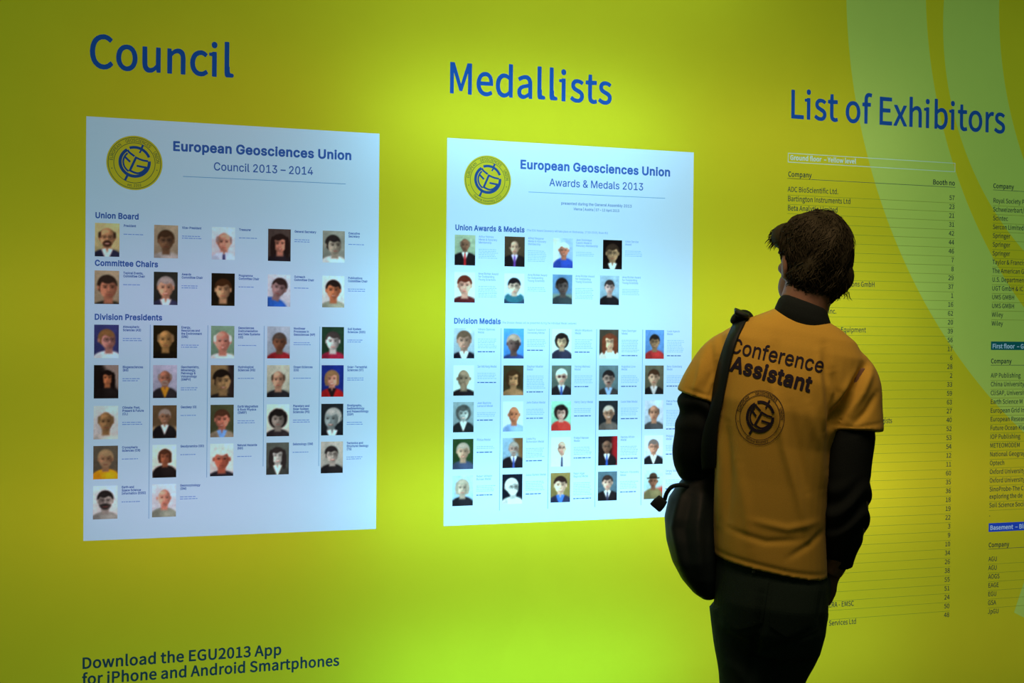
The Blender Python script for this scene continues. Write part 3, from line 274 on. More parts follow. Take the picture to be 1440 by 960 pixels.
        'g': (0.785, [[17,-53,14,-35,18,-18,27,-3,38,7,27,22,25,37,28,55,41,75,29,92,22,112,21,125,23,142,31,162,44,177,57,186,77,193,99,195,124,191,189,190,192,185,192,162,190,157,160,155,168,132,167,105,159,87,148,72,132,61,114,55,92,53,69,59,64,52,62,45,64,35,72,31,144,27,162,24,177,17,188,5,193,-5,195,-20,192,-40,183,-55,167,-71,147,-82,124,-88,94,-91,72,-89,54,-85,39,-78,24,-65], [53,-38,62,-49,74,-55,99,-58,117,-57,130,-53,147,-41,152,-33,152,-20,146,-13,132,-9,67,-6,59,-13,54,-23], [63,112,71,97,79,90,94,86,112,90,120,97,128,112,129,125,125,145,114,156,104,160,94,161,79,158,70,150,64,137,62,125]]),
        'h': (0.844, [[28,-2,28,272,33,277,66,277,70,272,69,175,71,173,88,186,101,191,123,195,141,194,161,185,172,175,180,160,185,140,187,118,187,0,186,-3,181,-5,151,-5,145,-2,144,130,141,140,136,149,126,156,116,157,106,156,93,151,71,132,70,-2,66,-5,33,-5]]),
        'i': (0.441, [[28,-2,28,155,2,158,2,182,26,184,31,190,34,191,66,191,70,185,70,0,69,-4,64,-5,34,-5], [24,238,24,250,26,258,31,263,41,269,51,270,61,267,69,262,74,253,75,243,72,230,64,222,56,219,49,218,36,221,29,227]]),
        'l': (0.503, [[31,13,28,38,28,273,33,277,66,277,70,271,70,88,75,76,75,46,79,36,83,32,101,29,107,26,111,18,112,11,108,3,98,-2,43,-3,37,3]]),
        'm': (1.279, [[28,-2,28,185,31,190,61,190,64,188,66,173,68,172,86,185,98,191,118,195,133,194,146,191,157,185,166,176,173,164,188,178,208,190,221,194,233,195,251,193,266,187,279,175,288,158,293,140,294,118,294,0,291,-5,258,-5,253,-2,251,130,249,140,241,152,233,156,223,157,212,155,203,151,183,132,181,-3,176,-5,146,-5,141,-2,139,130,136,140,128,152,121,156,111,157,100,155,91,150,71,132,70,-2,66,-5,33,-5]]),
        'n': (0.848, [[28,-2,28,188,33,191,61,190,64,188,66,173,68,171,88,186,111,194,126,195,143,193,161,185,172,175,180,160,185,140,187,118,186,-3,181,-5,151,-5,145,-2,144,130,141,140,136,149,126,156,116,157,106,156,93,151,71,132,70,-2,66,-5,33,-5]]),
        'o': (0.843, [[17,63,14,93,18,123,27,148,42,168,60,183,82,192,105,195,130,192,150,184,167,170,183,148,193,121,196,93,193,63,182,36,170,18,150,2,130,-7,105,-10,82,-7,62,1,40,20,27,38], [63,58,72,43,80,36,92,29,105,27,120,30,130,35,140,44,148,58,152,73,154,93,152,111,147,128,140,141,130,150,120,156,107,158,92,156,80,149,71,141,64,128,59,111,57,91,59,73]]),
        'p': (0.862, [[28,-81,28,187,33,191,61,190,64,187,66,176,68,175,88,187,108,194,123,195,146,192,166,182,179,169,192,147,198,124,201,94,198,64,189,39,176,19,160,4,136,-7,106,-9,88,-4,71,5,70,-81,66,-83,33,-84], [70,44,89,32,108,27,123,30,133,35,143,45,151,58,156,74,157,97,153,129,147,142,138,151,128,156,106,157,91,151,71,137]]),
        'q': (0.862, [[24,39,17,62,15,92,18,122,27,147,42,169,58,183,75,191,98,195,123,192,150,178,152,187,155,190,186,189,188,184,188,-78,185,-83,150,-84,146,-81,145,8,128,-3,108,-9,95,-10,73,-7,53,3,38,16], [63,57,70,44,80,34,90,29,103,27,113,28,125,33,145,49,145,142,125,154,108,158,93,156,83,151,73,142,64,127,59,109,58,92,59,74]]),
        'r': (0.545, [[28,-2,28,188,33,191,61,190,64,188,66,170,68,169,83,184,103,194,123,195,138,190,140,185,133,155,128,154,111,156,97,152,83,140,70,118,70,-2,66,-5,33,-5]]),
        's': (0.654, [[7,21,23,44,28,47,55,31,83,25,93,26,103,30,109,36,113,43,112,56,103,66,48,91,37,98,26,111,20,123,18,138,19,151,25,166,35,178,50,188,65,193,88,195,120,189,148,173,149,171,149,166,130,144,105,157,88,160,78,159,65,154,61,148,59,141,60,133,68,124,123,100,135,91,145,81,152,68,154,48,153,36,146,21,136,8,120,-2,103,-8,68,-9,53,-6,30,3,10,16]]),
        't': (0.530, [[39,23,35,38,33,58,33,153,8,156,6,161,6,183,9,188,34,191,38,238,41,242,71,243,75,238,76,191,121,191,126,186,126,161,124,156,75,153,75,58,77,41,81,33,91,27,101,26,119,31,122,31,125,26,131,1,126,-3,104,-9,91,-10,74,-8,56,0,46,9]]),
        'u': (0.844, [[31,28,27,46,25,68,26,188,31,191,63,191,67,188,69,56,72,43,79,33,88,29,98,28,118,34,141,56,142,188,148,191,181,190,183,183,183,1,181,-4,151,-5,147,-2,145,13,143,15,125,1,111,-6,88,-10,68,-8,53,-1,41,10]]),
        'v': (0.727, [[2,182,1,188,6,191,39,191,44,188,91,41,140,188,146,191,176,191,180,188,180,182,116,0,112,-5,74,-5,68,-2]]),
        'w': (1.110, [[57,0,6,182,6,188,9,190,44,191,48,188,81,54,84,53,119,188,124,191,154,191,159,189,196,51,199,54,232,188,236,191,266,191,271,188,272,182,222,0,219,-5,179,-5,174,-2,139,132,104,-2,99,-5,64,-5,59,-4]]),
        'x': (0.695, [[2,-2,2,3,61,98,7,182,7,188,12,191,45,191,50,189,90,124,127,190,165,190,167,188,167,182,113,92,172,3,172,-2,167,-5,130,-5,85,67,42,-5,7,-5]]),
        'y': (0.727, [[9,-77,17,-47,21,-46,36,-48,51,-43,58,-37,66,-25,75,0,2,183,2,188,6,191,39,191,44,188,94,49,96,50,140,188,144,191,179,189,180,183,111,-17,94,-52,84,-65,71,-75,54,-83,26,-85,14,-82]]),
        'z': (0.664, [[9,-2,10,20,100,152,96,154,22,155,19,160,20,188,24,191,154,190,157,185,155,165,65,32,69,31,156,30,160,25,159,-3,154,-5,14,-5]]),
    },
    'info_bold': {
        ' ': (0.306, []),
        '-': (0.505, [[11,81,10,109,12,114,17,117,107,117,112,115,116,111,116,81,110,74,20,74,14,76]]),
        '0': (0.789, [[22,51,14,86,12,126,14,166,22,201,34,228,52,248,76,260,99,264,121,261,146,248,165,226,176,201,184,166,186,126,184,86,176,51,164,23,146,3,124,-10,99,-14,76,-10,51,3,34,23], [67,68,73,51,81,38,89,33,99,31,109,33,116,38,125,51,131,68,136,96,137,126,135,158,131,183,125,201,116,213,109,218,99,220,89,218,82,213,73,201,66,183,62,158,61,126,62,93]]),
        '1': (0.789, [[25,-2,25,28,29,34,79,36,80,38,80,200,79,203,44,203,39,205,36,212,36,235,42,241,72,249,94,259,124,259,129,255,130,250,130,38,134,35,172,35,177,34,180,28,180,-2,177,-8,169,-9,34,-9,28,-8]]),
        '2': (0.789, [[10,-2,10,20,12,25,75,86,98,115,113,140,121,160,124,180,119,202,110,213,100,218,88,220,70,216,57,208,41,192,35,191,30,193,10,212,8,218,9,222,23,236,45,253,73,262,93,264,113,262,135,253,153,239,163,225,171,205,174,180,171,155,161,128,145,100,125,73,93,38,180,36,186,28,184,-5,180,-9,175,-9,20,-9,13,-8]]),
        '3': (0.789, [[5,28,6,36,22,56,29,60,35,58,51,44,69,35,91,31,104,32,114,36,126,46,131,57,133,68,131,79,128,88,119,97,106,103,91,106,61,109,57,113,55,118,55,143,59,149,101,157,112,163,119,171,123,181,124,191,120,206,109,216,101,219,84,219,66,213,44,196,39,196,33,198,15,221,14,226,16,231,29,242,49,254,79,263,114,262,134,256,149,247,164,231,172,213,175,193,173,176,168,161,161,148,144,133,166,114,176,101,181,86,184,66,181,46,171,23,156,7,139,-4,116,-12,94,-14,74,-13,41,-3,18,13]]),
        'A': (0.861, [[-4,-2,-3,5,82,255,90,260,125,259,130,258,134,253,218,5,218,-5,210,-9,175,-9,170,-7,146,65,143,67,70,67,68,66,46,-2,43,-8,38,-9,5,-9,0,-8], [83,113,85,111,128,111,131,113,108,189]]),
        'B': (0.928, [[29,-2,29,250,30,255,38,260,136,258,161,253,178,245,196,228,204,212,208,190,203,162,197,150,185,135,193,130,206,120,214,108,220,90,222,73,219,50,209,28,191,10,171,-1,146,-7,118,-9,38,-9,33,-8], [79,38,81,35,131,36,146,39,158,45,166,53,171,62,172,75,171,85,167,92,158,101,133,109,81,110,79,108], [79,155,81,153,123,155,138,158,147,162,153,169,157,178,157,195,153,202,138,212,126,215,80,215]]),
        'C': (0.902, [[19,83,14,126,19,166,31,201,49,227,71,246,104,260,134,264,151,263,180,253,201,239,211,229,213,223,211,218,189,194,181,195,159,212,144,217,116,215,99,206,85,193,75,176,68,153,66,128,68,98,74,76,84,58,99,43,116,35,144,33,164,41,189,60,194,61,199,58,216,38,219,31,214,23,194,5,166,-9,134,-14,101,-10,74,2,46,25,30,51]]),
        'D': (0.971, [[29,-2,29,250,30,255,38,260,101,259,138,256,171,243,197,222,214,198,224,165,228,125,225,90,213,53,196,27,173,9,140,-5,103,-9,38,-9,33,-8], [79,38,81,36,96,35,121,38,143,47,156,58,167,75,174,98,176,128,174,152,168,175,156,193,141,205,123,212,96,215,81,215,79,212]]),
        'E': (0.836, [[29,-2,29,250,30,255,38,260,181,260,188,258,192,250,192,222,186,215,79,212,80,155,168,154,174,148,174,120,172,113,166,109,80,108,79,40,81,36,188,36,193,33,196,28,194,-5,186,-9,38,-9,33,-8]]),
        'F': (0.785, [[29,-2,29,250,30,255,38,260,181,260,188,258,192,250,192,222,186,215,79,212,79,150,81,148,168,148,172,145,175,140,175,110,171,105,166,103,80,103,78,-5,71,-9,38,-9,33,-8]]),
        'G': (0.972, [[19,83,14,126,19,166,32,201,49,226,74,247,106,260,139,264,156,263,187,253,206,240,219,228,220,223,218,218,199,196,194,194,189,195,166,212,149,217,119,214,101,207,86,194,75,176,68,153,66,126,68,98,75,76,86,56,99,45,116,36,146,33,164,37,175,43,175,93,131,94,126,96,122,103,122,131,124,135,131,139,219,138,223,131,223,23,221,18,209,8,184,-6,154,-13,136,-14,101,-9,74,3,49,23,30,51]]),
        'P': (0.896, [[29,-2,29,250,30,255,38,260,136,258,161,252,181,243,199,225,210,202,213,178,210,152,199,128,183,111,161,98,138,92,81,90,78,-5,71,-9,38,-9,33,-8], [79,138,81,135,126,136,141,140,150,145,156,152,161,165,161,190,156,200,148,207,138,211,123,214,81,215,79,212]]),
        'S': (0.845, [[11,31,13,38,32,61,38,64,43,63,63,47,75,40,95,34,108,33,123,34,140,42,148,51,151,63,150,73,141,86,125,95,65,122,43,139,33,151,25,168,22,188,26,211,35,229,48,243,65,254,88,262,110,264,143,259,168,248,180,240,191,231,194,223,192,218,173,196,168,194,163,195,146,208,130,215,110,217,98,216,83,209,75,200,74,191,76,181,84,171,100,161,160,134,183,117,193,104,200,86,202,66,199,46,188,23,175,9,158,-3,135,-11,108,-14,88,-12,55,-3,25,15]]),
        'U': (1.016, [[32,63,28,103,28,251,30,256,37,259,70,259,75,257,78,253,78,103,81,76,86,58,94,46,102,39,112,35,127,33,142,35,152,39,161,46,169,58,175,78,177,103,177,253,185,259,217,259,222,258,226,253,226,248,226,103,223,68,213,36,197,12,177,-3,152,-11,127,-14,100,-11,77,-3,56,13,41,36]]),
        'Y': (0.756, [[-6,248,-4,255,1,259,39,259,44,257,94,148,96,148,146,257,151,259,186,259,194,255,194,245,120,95,120,0,118,-5,114,-9,79,-9,71,-5,69,95]]),
        'a': (0.800, [[17,31,15,48,18,68,29,88,47,103,69,113,99,121,127,125,127,128,125,138,118,148,109,153,99,154,79,151,47,135,40,136,37,138,24,161,22,166,24,171,37,180,59,191,89,198,104,199,127,197,147,188,162,173,171,158,176,138,178,113,178,1,177,-5,169,-9,142,-9,135,-4,132,5,114,-5,92,-13,77,-14,62,-12,46,-7,32,3,23,16], [65,43,69,36,82,31,99,32,114,39,128,51,128,83,127,85,112,83,92,78,77,71,69,65,65,58]]),
        'd': (0.878, [[22,38,15,63,13,91,16,121,25,148,38,168,57,186,80,196,102,199,115,199,142,189,144,191,144,276,152,281,185,281,190,279,194,271,194,1,192,-5,185,-9,157,-9,152,-7,147,3,132,-6,112,-13,97,-14,75,-11,52,0,37,13], [69,58,76,46,84,38,92,34,105,32,125,36,143,51,142,141,126,151,107,154,97,152,87,147,77,138,70,126,65,111,64,91,65,73]]),
        'e': (0.788, [[16,61,12,93,16,123,26,151,41,171,58,186,82,196,107,199,129,196,148,188,167,172,179,153,186,131,188,101,187,83,184,79,177,76,64,76,64,73,70,56,77,46,87,37,99,32,114,30,129,32,157,44,164,44,168,41,180,18,181,13,177,7,157,-4,134,-11,109,-14,84,-11,62,-2,40,16,25,36], [64,118,139,117,141,121,137,136,130,146,117,154,104,155,87,151,77,143,70,133]]),
        'f': (0.475, [[31,-2,31,150,13,151,7,155,7,188,13,193,31,195,32,232,37,250,46,265,58,276,75,283,93,285,123,281,131,277,135,270,126,240,118,236,103,241,93,241,85,235,82,225,82,195,110,195,117,192,120,185,120,160,118,154,113,151,83,150,81,148,81,-2,77,-8,70,-9,38,-9]]),
        'h': (0.860, [[26,-2,26,272,28,277,33,281,68,281,73,279,76,272,76,185,77,182,98,194,113,198,128,199,145,197,165,188,177,178,186,160,191,140,193,118,193,-2,189,-8,183,-9,150,-9,144,-5,142,128,135,146,128,151,118,153,98,148,76,130,76,0,75,-5,68,-9,35,-9,30,-8]]),
        'i': (0.407, [[26,-2,26,188,33,194,68,195,73,192,76,185,76,-2,73,-8,66,-9,33,-9], [22,235,21,248,25,260,33,268,43,273,53,274,66,271,73,265,80,253,81,243,78,230,73,222,61,215,51,214,36,218,28,224]]),
        'l': (0.419, [[29,13,26,38,26,273,29,278,33,281,68,281,74,278,76,271,76,33,78,31,85,31,90,26,96,-2,93,-8,85,-12,68,-14,55,-12,45,-8,38,-2]]),
        'm': (1.295, [[26,-2,26,185,30,193,63,194,69,190,73,179,88,190,108,198,123,199,138,198,160,189,175,172,178,172,197,188,208,193,223,198,235,199,255,197,270,190,285,176,294,158,299,140,300,118,300,0,297,-8,290,-9,258,-9,251,-2,249,128,243,146,235,151,225,153,208,147,188,130,188,0,184,-8,178,-9,148,-9,140,-5,137,128,130,146,123,151,113,153,95,147,76,130,76,0,75,-5,68,-9,35,-9,30,-8]]),
        'n': (0.864, [[26,-2,27,190,35,195,63,194,69,190,73,178,90,190,113,198,128,199,145,197,163,190,178,175,186,160,191,140,193,118,193,0,191,-5,183,-9,150,-9,144,-5,142,128,135,146,128,151,118,153,98,148,76,130,76,0,75,-5,68,-9,35,-9,30,-8]]),
        'o': (0.859, [[16,61,12,93,16,126,26,151,39,169,62,187,82,196,104,199,132,196,154,187,172,173,189,149,199,121,202,93,199,63,188,33,174,15,154,-1,132,-11,107,-14,82,-10,62,-2,39,16,25,36], [69,61,77,46,85,38,97,33,107,31,119,33,130,38,139,48,145,58,150,76,152,93,150,111,146,126,139,137,129,147,117,153,107,154,97,152,84,146,76,138,69,126,65,111,63,91]]),
        'p': (0.878, [[26,-81,27,189,33,194,63,195,68,192,73,182,100,196,123,199,148,196,168,187,186,169,198,149,205,124,207,94,204,64,194,37,178,13,162,-1,140,-11,118,-14,108,-13,77,-3,75,-83,68,-88,35,-88,30,-86], [76,47,80,42,93,36,110,31,123,33,133,38,143,48,149,59,153,74,155,97,151,129,146,139,138,148,128,152,110,154,95,148,77,134]]),
        'r': (0.561, [[26,-2,27,190,35,195,63,194,69,190,73,179,91,192,105,198,125,199,140,195,145,190,146,185,138,152,130,149,113,152,100,149,88,138,77,118,75,-5,68,-9,35,-9,30,-8]]),
        's': (0.670, [[6,18,7,27,22,48,27,51,35,50,60,34,82,29,102,33,108,38,111,46,110,55,102,63,50,86,36,96,25,107,18,121,16,141,18,153,24,168,34,181,52,192,67,197,90,199,112,196,125,192,152,176,156,171,155,165,135,141,127,141,107,152,90,156,72,152,67,148,65,141,66,133,72,127,125,104,139,96,151,83,158,68,160,48,158,33,152,20,141,6,125,-5,107,-11,85,-14,70,-13,55,-10,30,0,10,13]]),
        't': (0.546, [[36,23,33,38,31,56,31,148,31,150,11,151,6,154,4,161,4,186,11,193,34,196,36,238,41,245,73,247,78,244,81,238,82,196,123,195,128,193,132,186,132,158,128,153,123,150,83,150,81,148,81,58,83,41,86,36,93,31,106,31,121,35,128,33,131,28,137,1,131,-7,108,-13,93,-14,73,-12,57,-4,46,6]]),
        'u': (0.860, [[30,26,25,46,23,68,23,186,25,191,33,195,65,195,73,189,75,56,77,46,83,37,90,33,100,32,113,35,120,39,139,58,139,186,141,191,148,195,180,195,185,193,189,186,189,1,186,-7,180,-9,150,-9,146,-4,143,8,128,-4,105,-12,90,-14,70,-12,50,-2,39,8]]),
        'v': (0.743, [[-1,182,0,190,6,194,41,195,48,191,93,55,138,190,146,195,176,195,181,194,185,190,186,181,121,-2,116,-9,76,-9,67,-5]]),
        'w': (1.126, [[56,-2,4,182,4,188,7,192,13,195,46,195,53,190,83,74,86,70,118,190,126,195,158,195,163,192,166,188,198,68,230,190,238,195,268,195,276,192,278,182,228,-2,224,-8,218,-9,181,-9,173,-5,141,114,109,-5,101,-9,66,-9,59,-8]]),
        'y': (0.743, [[8,-80,8,-72,16,-45,23,-42,38,-44,51,-40,65,-22,72,0,0,180,0,190,8,195,41,195,48,191,96,61,139,190,146,195,178,195,183,193,186,188,186,181,117,-17,101,-52,89,-67,77,-77,58,-87,28,-89,13,-85]]),
        '–': (0.763, [[11,83,10,108,13,113,17,116,172,116,178,113,181,108,180,83,177,78,172,76,20,76,14,78]]),
    },
}
FONTS = {k: {c: (a, [np.array(q, float).reshape(-1, 2) / 250 for q in L]) for c, (a, L) in d.items()} for k, d in OUTLINES.items()}
def inside(pts, loops, mode='odd'):
    cnt = np.zeros(len(pts), int)
    for L in loops:
        x0, y0 = L[:, 0][:, None], L[:, 1][:, None]
        x1, y1 = np.roll(L[:, 0], -1)[:, None], np.roll(L[:, 1], -1)[:, None]
        px, py = pts[:, 0][None], pts[:, 1][None]
        c = (y0 > py) != (y1 > py)
        with np.errstate(divide='ignore', invalid='ignore'):
            xi = x0 + (py - y0) * (x1 - x0) / (y1 - y0)
        k = (c & (px < xi)).sum(0)
        cnt += (k % 2) if mode == 'any' else k
    return cnt % 2 == 1 if mode == 'odd' else cnt > 0
def fill(loops, mode='odd'):  # mode 'none' keeps every triangle
    """triangulate closed outlines; returns verts (n,2), tris"""
    V, E = [], []
    for L in loops:
        b = len(V); n = len(L)
        V += [Vector((float(x), float(y))) for x, y in L]
        E += [(b + i, b + (i + 1) % n) for i in range(n)]
    v, e, f, *_ = delaunay_2d_cdt(V, E, [], 0, 1e-7)
    v = np.array([(p.x, p.y) for p in v]); f = np.array([t for t in f if len(t) == 3], int)
    if not len(f): return v, f
    cen = v[f].mean(1)
    if mode != 'none': f = f[inside(cen, loops, mode)]
    a = v[f]; cr = (a[:, 1, 0] - a[:, 0, 0]) * (a[:, 2, 1] - a[:, 0, 1]) - (a[:, 1, 1] - a[:, 0, 1]) * (a[:, 2, 0] - a[:, 0, 0])
    f[cr < 0] = f[cr < 0][:, ::-1]
    return v, f
_gc = {}
def glyph(font, ch):
    k = (font, ch)
    if k not in _gc:
        adv, L = FONTS[font].get(ch, FONTS[font]['-'])
        _gc[k] = (adv,) + (fill(L) if L else (np.zeros((0, 2)), np.zeros((0, 3), int)))
    return _gc[k]
def text_width(font, s, cap, sx): return sum(FONTS[font].get(c, FONTS[font]['-'])[0] for c in s) * cap * sx
def text_loops(font, s, x, z, cap, sx=1.0):
    out = []
    for c in s:
        adv, L = FONTS[font][c]
        out += [l * np.array([cap * sx, cap]) + np.array([x, z]) for l in L]
        x += adv * cap * sx
    return out
class Surface:
    """a sheet of fabric or film; every printed mark is let into it, so that ink and ground share one plane"""
    def __init__(s, x0, z0, x1, z1): s.r = (x0, z0, x1, z1); s.holes, s.extra = [], []
    def hole(s, loops): s.holes += loops
    def tile(s, r, loops):
        s.holes.append(rect(*r)); s.extra.append(fill([rect(*r)] + loops))
    def build(s, name, mats, parent=None, x0=0.0, z0=0.0):
        F = Flat(); F.loops([rect(*s.r)] + s.holes)
        for v, f in s.extra: F.add(v, f)
        return F.build(name, mats, parent, x0=x0, z0=z0)
def rect(x0, z0, x1, z1): return np.array([(x0, z0), (x1, z0), (x1, z1), (x0, z1)], float)
class Flat:
    """flat printed shapes in wall metres (x, z), joined into one mesh; L keeps their outlines"""
    def __init__(s): s.v, s.f, s.m, s.n, s.L = [], [], [], 0, []
    def add(s, v, f, m=0):
        if len(f) == 0: return
        s.v.append(np.asarray(v, float)); s.f.append(np.asarray(f, int) + s.n); s.m += [m] * len(f); s.n += len(v)
    def text(s, font, t, x, z, cap, sx=1.0, m=0):
        s.L += text_loops(font, t, x, z, cap, sx)
        for c in t:
            adv, v, f = glyph(font, c)
            s.add(v * np.array([cap * sx, cap]) + np.array([x, z]), f, m); x += adv * cap * sx
        return x
    def rect(s, x0, z0, x1, z1, m=0):
        s.L.append(rect(x0, z0, x1, z1))
        s.add([(x0, z0), (x1, z0), (x1, z1), (x0, z1)], [(0, 1, 2), (0, 2, 3)], m)
    def loops(s, L, mode='odd', m=0): s.L += L; s.add(*fill(L, mode), m)
    def cut(s, sheet, pad=.0008):
        a = np.concatenate(s.L); lo, hi = a.min(0) - pad, a.max(0) + pad
        sheet.tile((lo[0], lo[1], hi[0], hi[1]), s.L); return s
    def build(s, name, mats, parent=None, y=0.0, z0=0.0, x0=0.0):
        v = np.concatenate(s.v); f = np.concatenate(s.f)
        me = bpy.data.meshes.new(name)
        me.from_pydata([(a - x0, y, b - z0) for a, b in v.tolist()], [], f.tolist())
        for m_ in mats: me.materials.append(m_)
        me.polygons.foreach_set('material_index', s.m); me.update()
        return new_obj(name, me, parent)
def faux(F, rng, x, z, w, cap, pitch, n, last=0.6, m=0, fill_=1.0):
    """lines of print too small to read: word-length dashes"""
    for k in range(n):
        end = x + w * (rng.uniform(0.86, 1.0) if k < n - 1 else last)
        q = x
        while q < end - cap * 1.2:
            ww = min(rng.uniform(1.6, 6.5) * cap * 0.62, end - q)
            F.rect(q, z, q + ww, z + cap * fill_, m); q += ww + cap * 0.55
        z -= pitch
    return z

# ------------------------------------------------------------------ materials of the print
BLUE = (0.018, 0.085, 0.30); INK = (0.022, 0.05, 0.055)
YEL = (0.88, 0.60, 0.016); PALE = (0.70, 0.70, 0.10)
M_blue = film('blue_print', BLUE, 0.12)
M_poster = film('white_poster_film', (0.86, 0.86, 0.86), 0.14)
M_title = film('dark_blue_ink', (0.055, 0.115, 0.34))
M_mid = film('soft_blue_ink', (0.26, 0.33, 0.60))
M_faint = film('tiny_print', (0.45, 0.55, 0.80))
M_rule = film('thin_rule_ink', (0.22, 0.36, 0.52))
M_ink = film('black_print', INK)
M_listink = film('dark_list_print', (0.016, 0.038, 0.034))
M_line = film('row_rule', (0.30, 0.27, 0.02))
M_white = film('white_print', (0.80, 0.80, 0.62), 0.12)
M_barwhite = film('bar_white_print', (0.75, 0.78, 0.85), 0.12)
M_green = film('green_bar_print', (0.01, 0.13, 0.11), 0.12)
M_bar = film('blue_bar_print', (0.03, 0.085, 0.55), 0.12)
M_embl = film('emblem_yellow', (0.74, 0.48, 0.020))
M_emblue = film('emblem_blue', (0.025, 0.065, 0.19))
M_emline = film('emblem_line', (0.075, 0.10, 0.035))

def fabric_colour(nt):
    N, L = nt.nodes.new, nt.links.new
    g = N('ShaderNodeNewGeometry'); sp = N('ShaderNodeSeparateXYZ'); L(g.outputs['Position'], sp.inputs[0])
    def dist(cx, cz):
        a = N('ShaderNodeCombineXYZ'); L(sp.outputs[0], a.inputs[0]); L(sp.outputs[2], a.inputs[1])
        d = N('ShaderNodeVectorMath'); d.operation = 'DISTANCE'; L(a.outputs[0], d.inputs[0]); d.inputs[1].default_value = (cx, cz, 0)
        return d.outputs['Value']
    def lt(v, r):
        m = N('ShaderNodeMath'); m.operation = 'LESS_THAN'; L(v, m.inputs[0]); m.inputs[1].default_value = r; return m.outputs[0]
    def op(o, a, b):
        m = N('ShaderNodeMath'); m.operation = o
        for i, q in enumerate((a, b)):
            if isinstance(q, (int, float)): m.inputs[i].default_value = q
            else: L(q, m.inputs[i])
        return m.outputs[0]
    # big pale arcs printed in the upper right: outer disc minus a ring, plus an inner band
    d1 = lt(dist(4.433, 2.757), 1.966); d2 = lt(dist(4.495, 2.791), 1.706)
    d3 = lt(dist(3.922, 2.648), 1.058); d4 = lt(dist(4.44, 2.727), 1.338)
    band1 = op('SUBTRACT', d1, d2)
    band2 = op('MULTIPLY', d3, op('SUBTRACT', 1.0, d4))
    # pale wedge low on the right
    wd = op('MULTIPLY', op('GREATER_THAN', op('SUBTRACT', sp.outputs[0], op('MULTIPLY', sp.outputs[2], 0.398)), 2.9835),
            op('GREATER_THAN', op('ADD', op('MULTIPLY', sp.outputs[0], 0.474), sp.outputs[2]), 2.0667))
    mask = op('MINIMUM', op('ADD', op('ADD', band1, band2), wd), 1.0)
    n = N('ShaderNodeTexNoise'); n.inputs['Scale'].default_value = 6; n.inputs['Detail'].default_value = 4
    L(g.outputs['Position'], n.inputs['Vector'])
    mx = N('ShaderNodeMix'); mx.data_type = 'RGBA'; mx.inputs[6].default_value = rgb(YEL); mx.inputs[7].default_value = rgb(PALE)
    L(mask, mx.inputs[0])
    mr = N('ShaderNodeMapRange'); L(n.outputs['Fac'], mr.inputs[0]); mr.inputs[3].default_value = 0.965; mr.inputs[4].default_value = 1.03
    vm = N('ShaderNodeVectorMath'); vm.operation = 'SCALE'; L(mx.outputs[2], vm.inputs[0]); L(mr.outputs[0], vm.inputs['Scale'])
    return vm.outputs[0]
M_fabric = film('yellow_green_fabric', fabric_colour, 0.14)
def plain(col, rough=0.8):
    def b(nt):
        p = nt.nodes.new('ShaderNodeBsdfPrincipled'); p.inputs['Base Color'].default_value = rgb(col)
        p.inputs['Roughness'].default_value = rough; p.inputs['Specular IOR Level'].default_value = 0.2
        return p
    return b
M_boxin = mat('white_box_lining', plain((0.75, 0.75, 0.75)))

# ------------------------------------------------------------------ structure: floor, back-lit wall
WZ = 0.05                      # the print's own zero sits 5 cm above the floor
WX0, WX1, WT = -1.0, 4.2, 2.95
def carpet(nt):
    N, L = nt.nodes.new, nt.links.new
    p = N('ShaderNodeBsdfPrincipled'); n = N('ShaderNodeTexNoise'); n.inputs['Scale'].default_value = 180
    r = N('ShaderNodeValToRGB'); r.color_ramp.elements[0].color = (0.018, 0.018, 0.02, 1); r.color_ramp.elements[1].color = (0.05, 0.05, 0.055, 1)
    g = N('ShaderNodeNewGeometry'); L(g.outputs['Position'], n.inputs['Vector']); L(n.outputs['Fac'], r.inputs[0]); L(r.outputs[0], p.inputs['Base Color'])
    p.inputs['Roughness'].default_value = 0.95
    return p
def box_mesh(name, boxes, mats):
    v, f = [], []
    for (x0, y0, z0, x1, y1, z1) in boxes:
        b = len(v)
        v += [(x, y, z) for z in (z0, z1) for y in (y0, y1) for x in (x0, x1)]
        f += [tuple(b + i for i in q) for q in ((0, 2, 3, 1), (4, 5, 7, 6), (0, 1, 5, 4), (2, 6, 7, 3), (0, 4, 6, 2), (1, 3, 7, 5))]
    me = bpy.data.meshes.new(name); me.from_pydata(v, [], f)
    for m_ in mats: me.materials.append(m_)
    me.update(); return me
tag(new_obj('floor', box_mesh('floor', [(-3, -6, -0.1, 6, 0.6, 0.0)], [mat('dark_carpet', carpet)])), kind='structure')

PW, PH, PT = 0.841, 1.189, 2.085
P1X, P2X = 0.0, 1.0536
HEADS = [('Council', 0.0030, 2.2222, 0.0917, 0.877, 'large blue heading reading Council over the left poster'),
         ('Medallists', 1.0503, 2.2232, 0.0921, 0.880, 'large blue heading reading Medallists over the middle poster'),
         ('List of Exhibitors', 2.2477, 2.2205, 0.0929, 0.874, 'large blue heading reading List of Exhibitors at upper right')]
GROUND = 'Ground floor  – Yellow level'
BARS = [(3.0858, 1.4449, 3.7620, 1.4751, 'First floor  – Green level', 1.4508, M_green), (3.0862, 0.7941, 3.7620, 0.8252, 'Basement  – Blue level', 0.8013, M_bar)]
gbox = [rect(2.2473, 2.0710, 2.9228, 2.1028), rect(2.2493, 2.0728, 2.9208, 2.1010)]
FAB = Surface(WX0, 0.0, WX1, WT)
FAB.hole([rect(P1X, PT - PH, P1X + PW, PT), rect(P2X, PT - PH, P2X + PW, PT)])
for b in BARS: FAB.hole([rect(*b[:4])])
t = 0.03

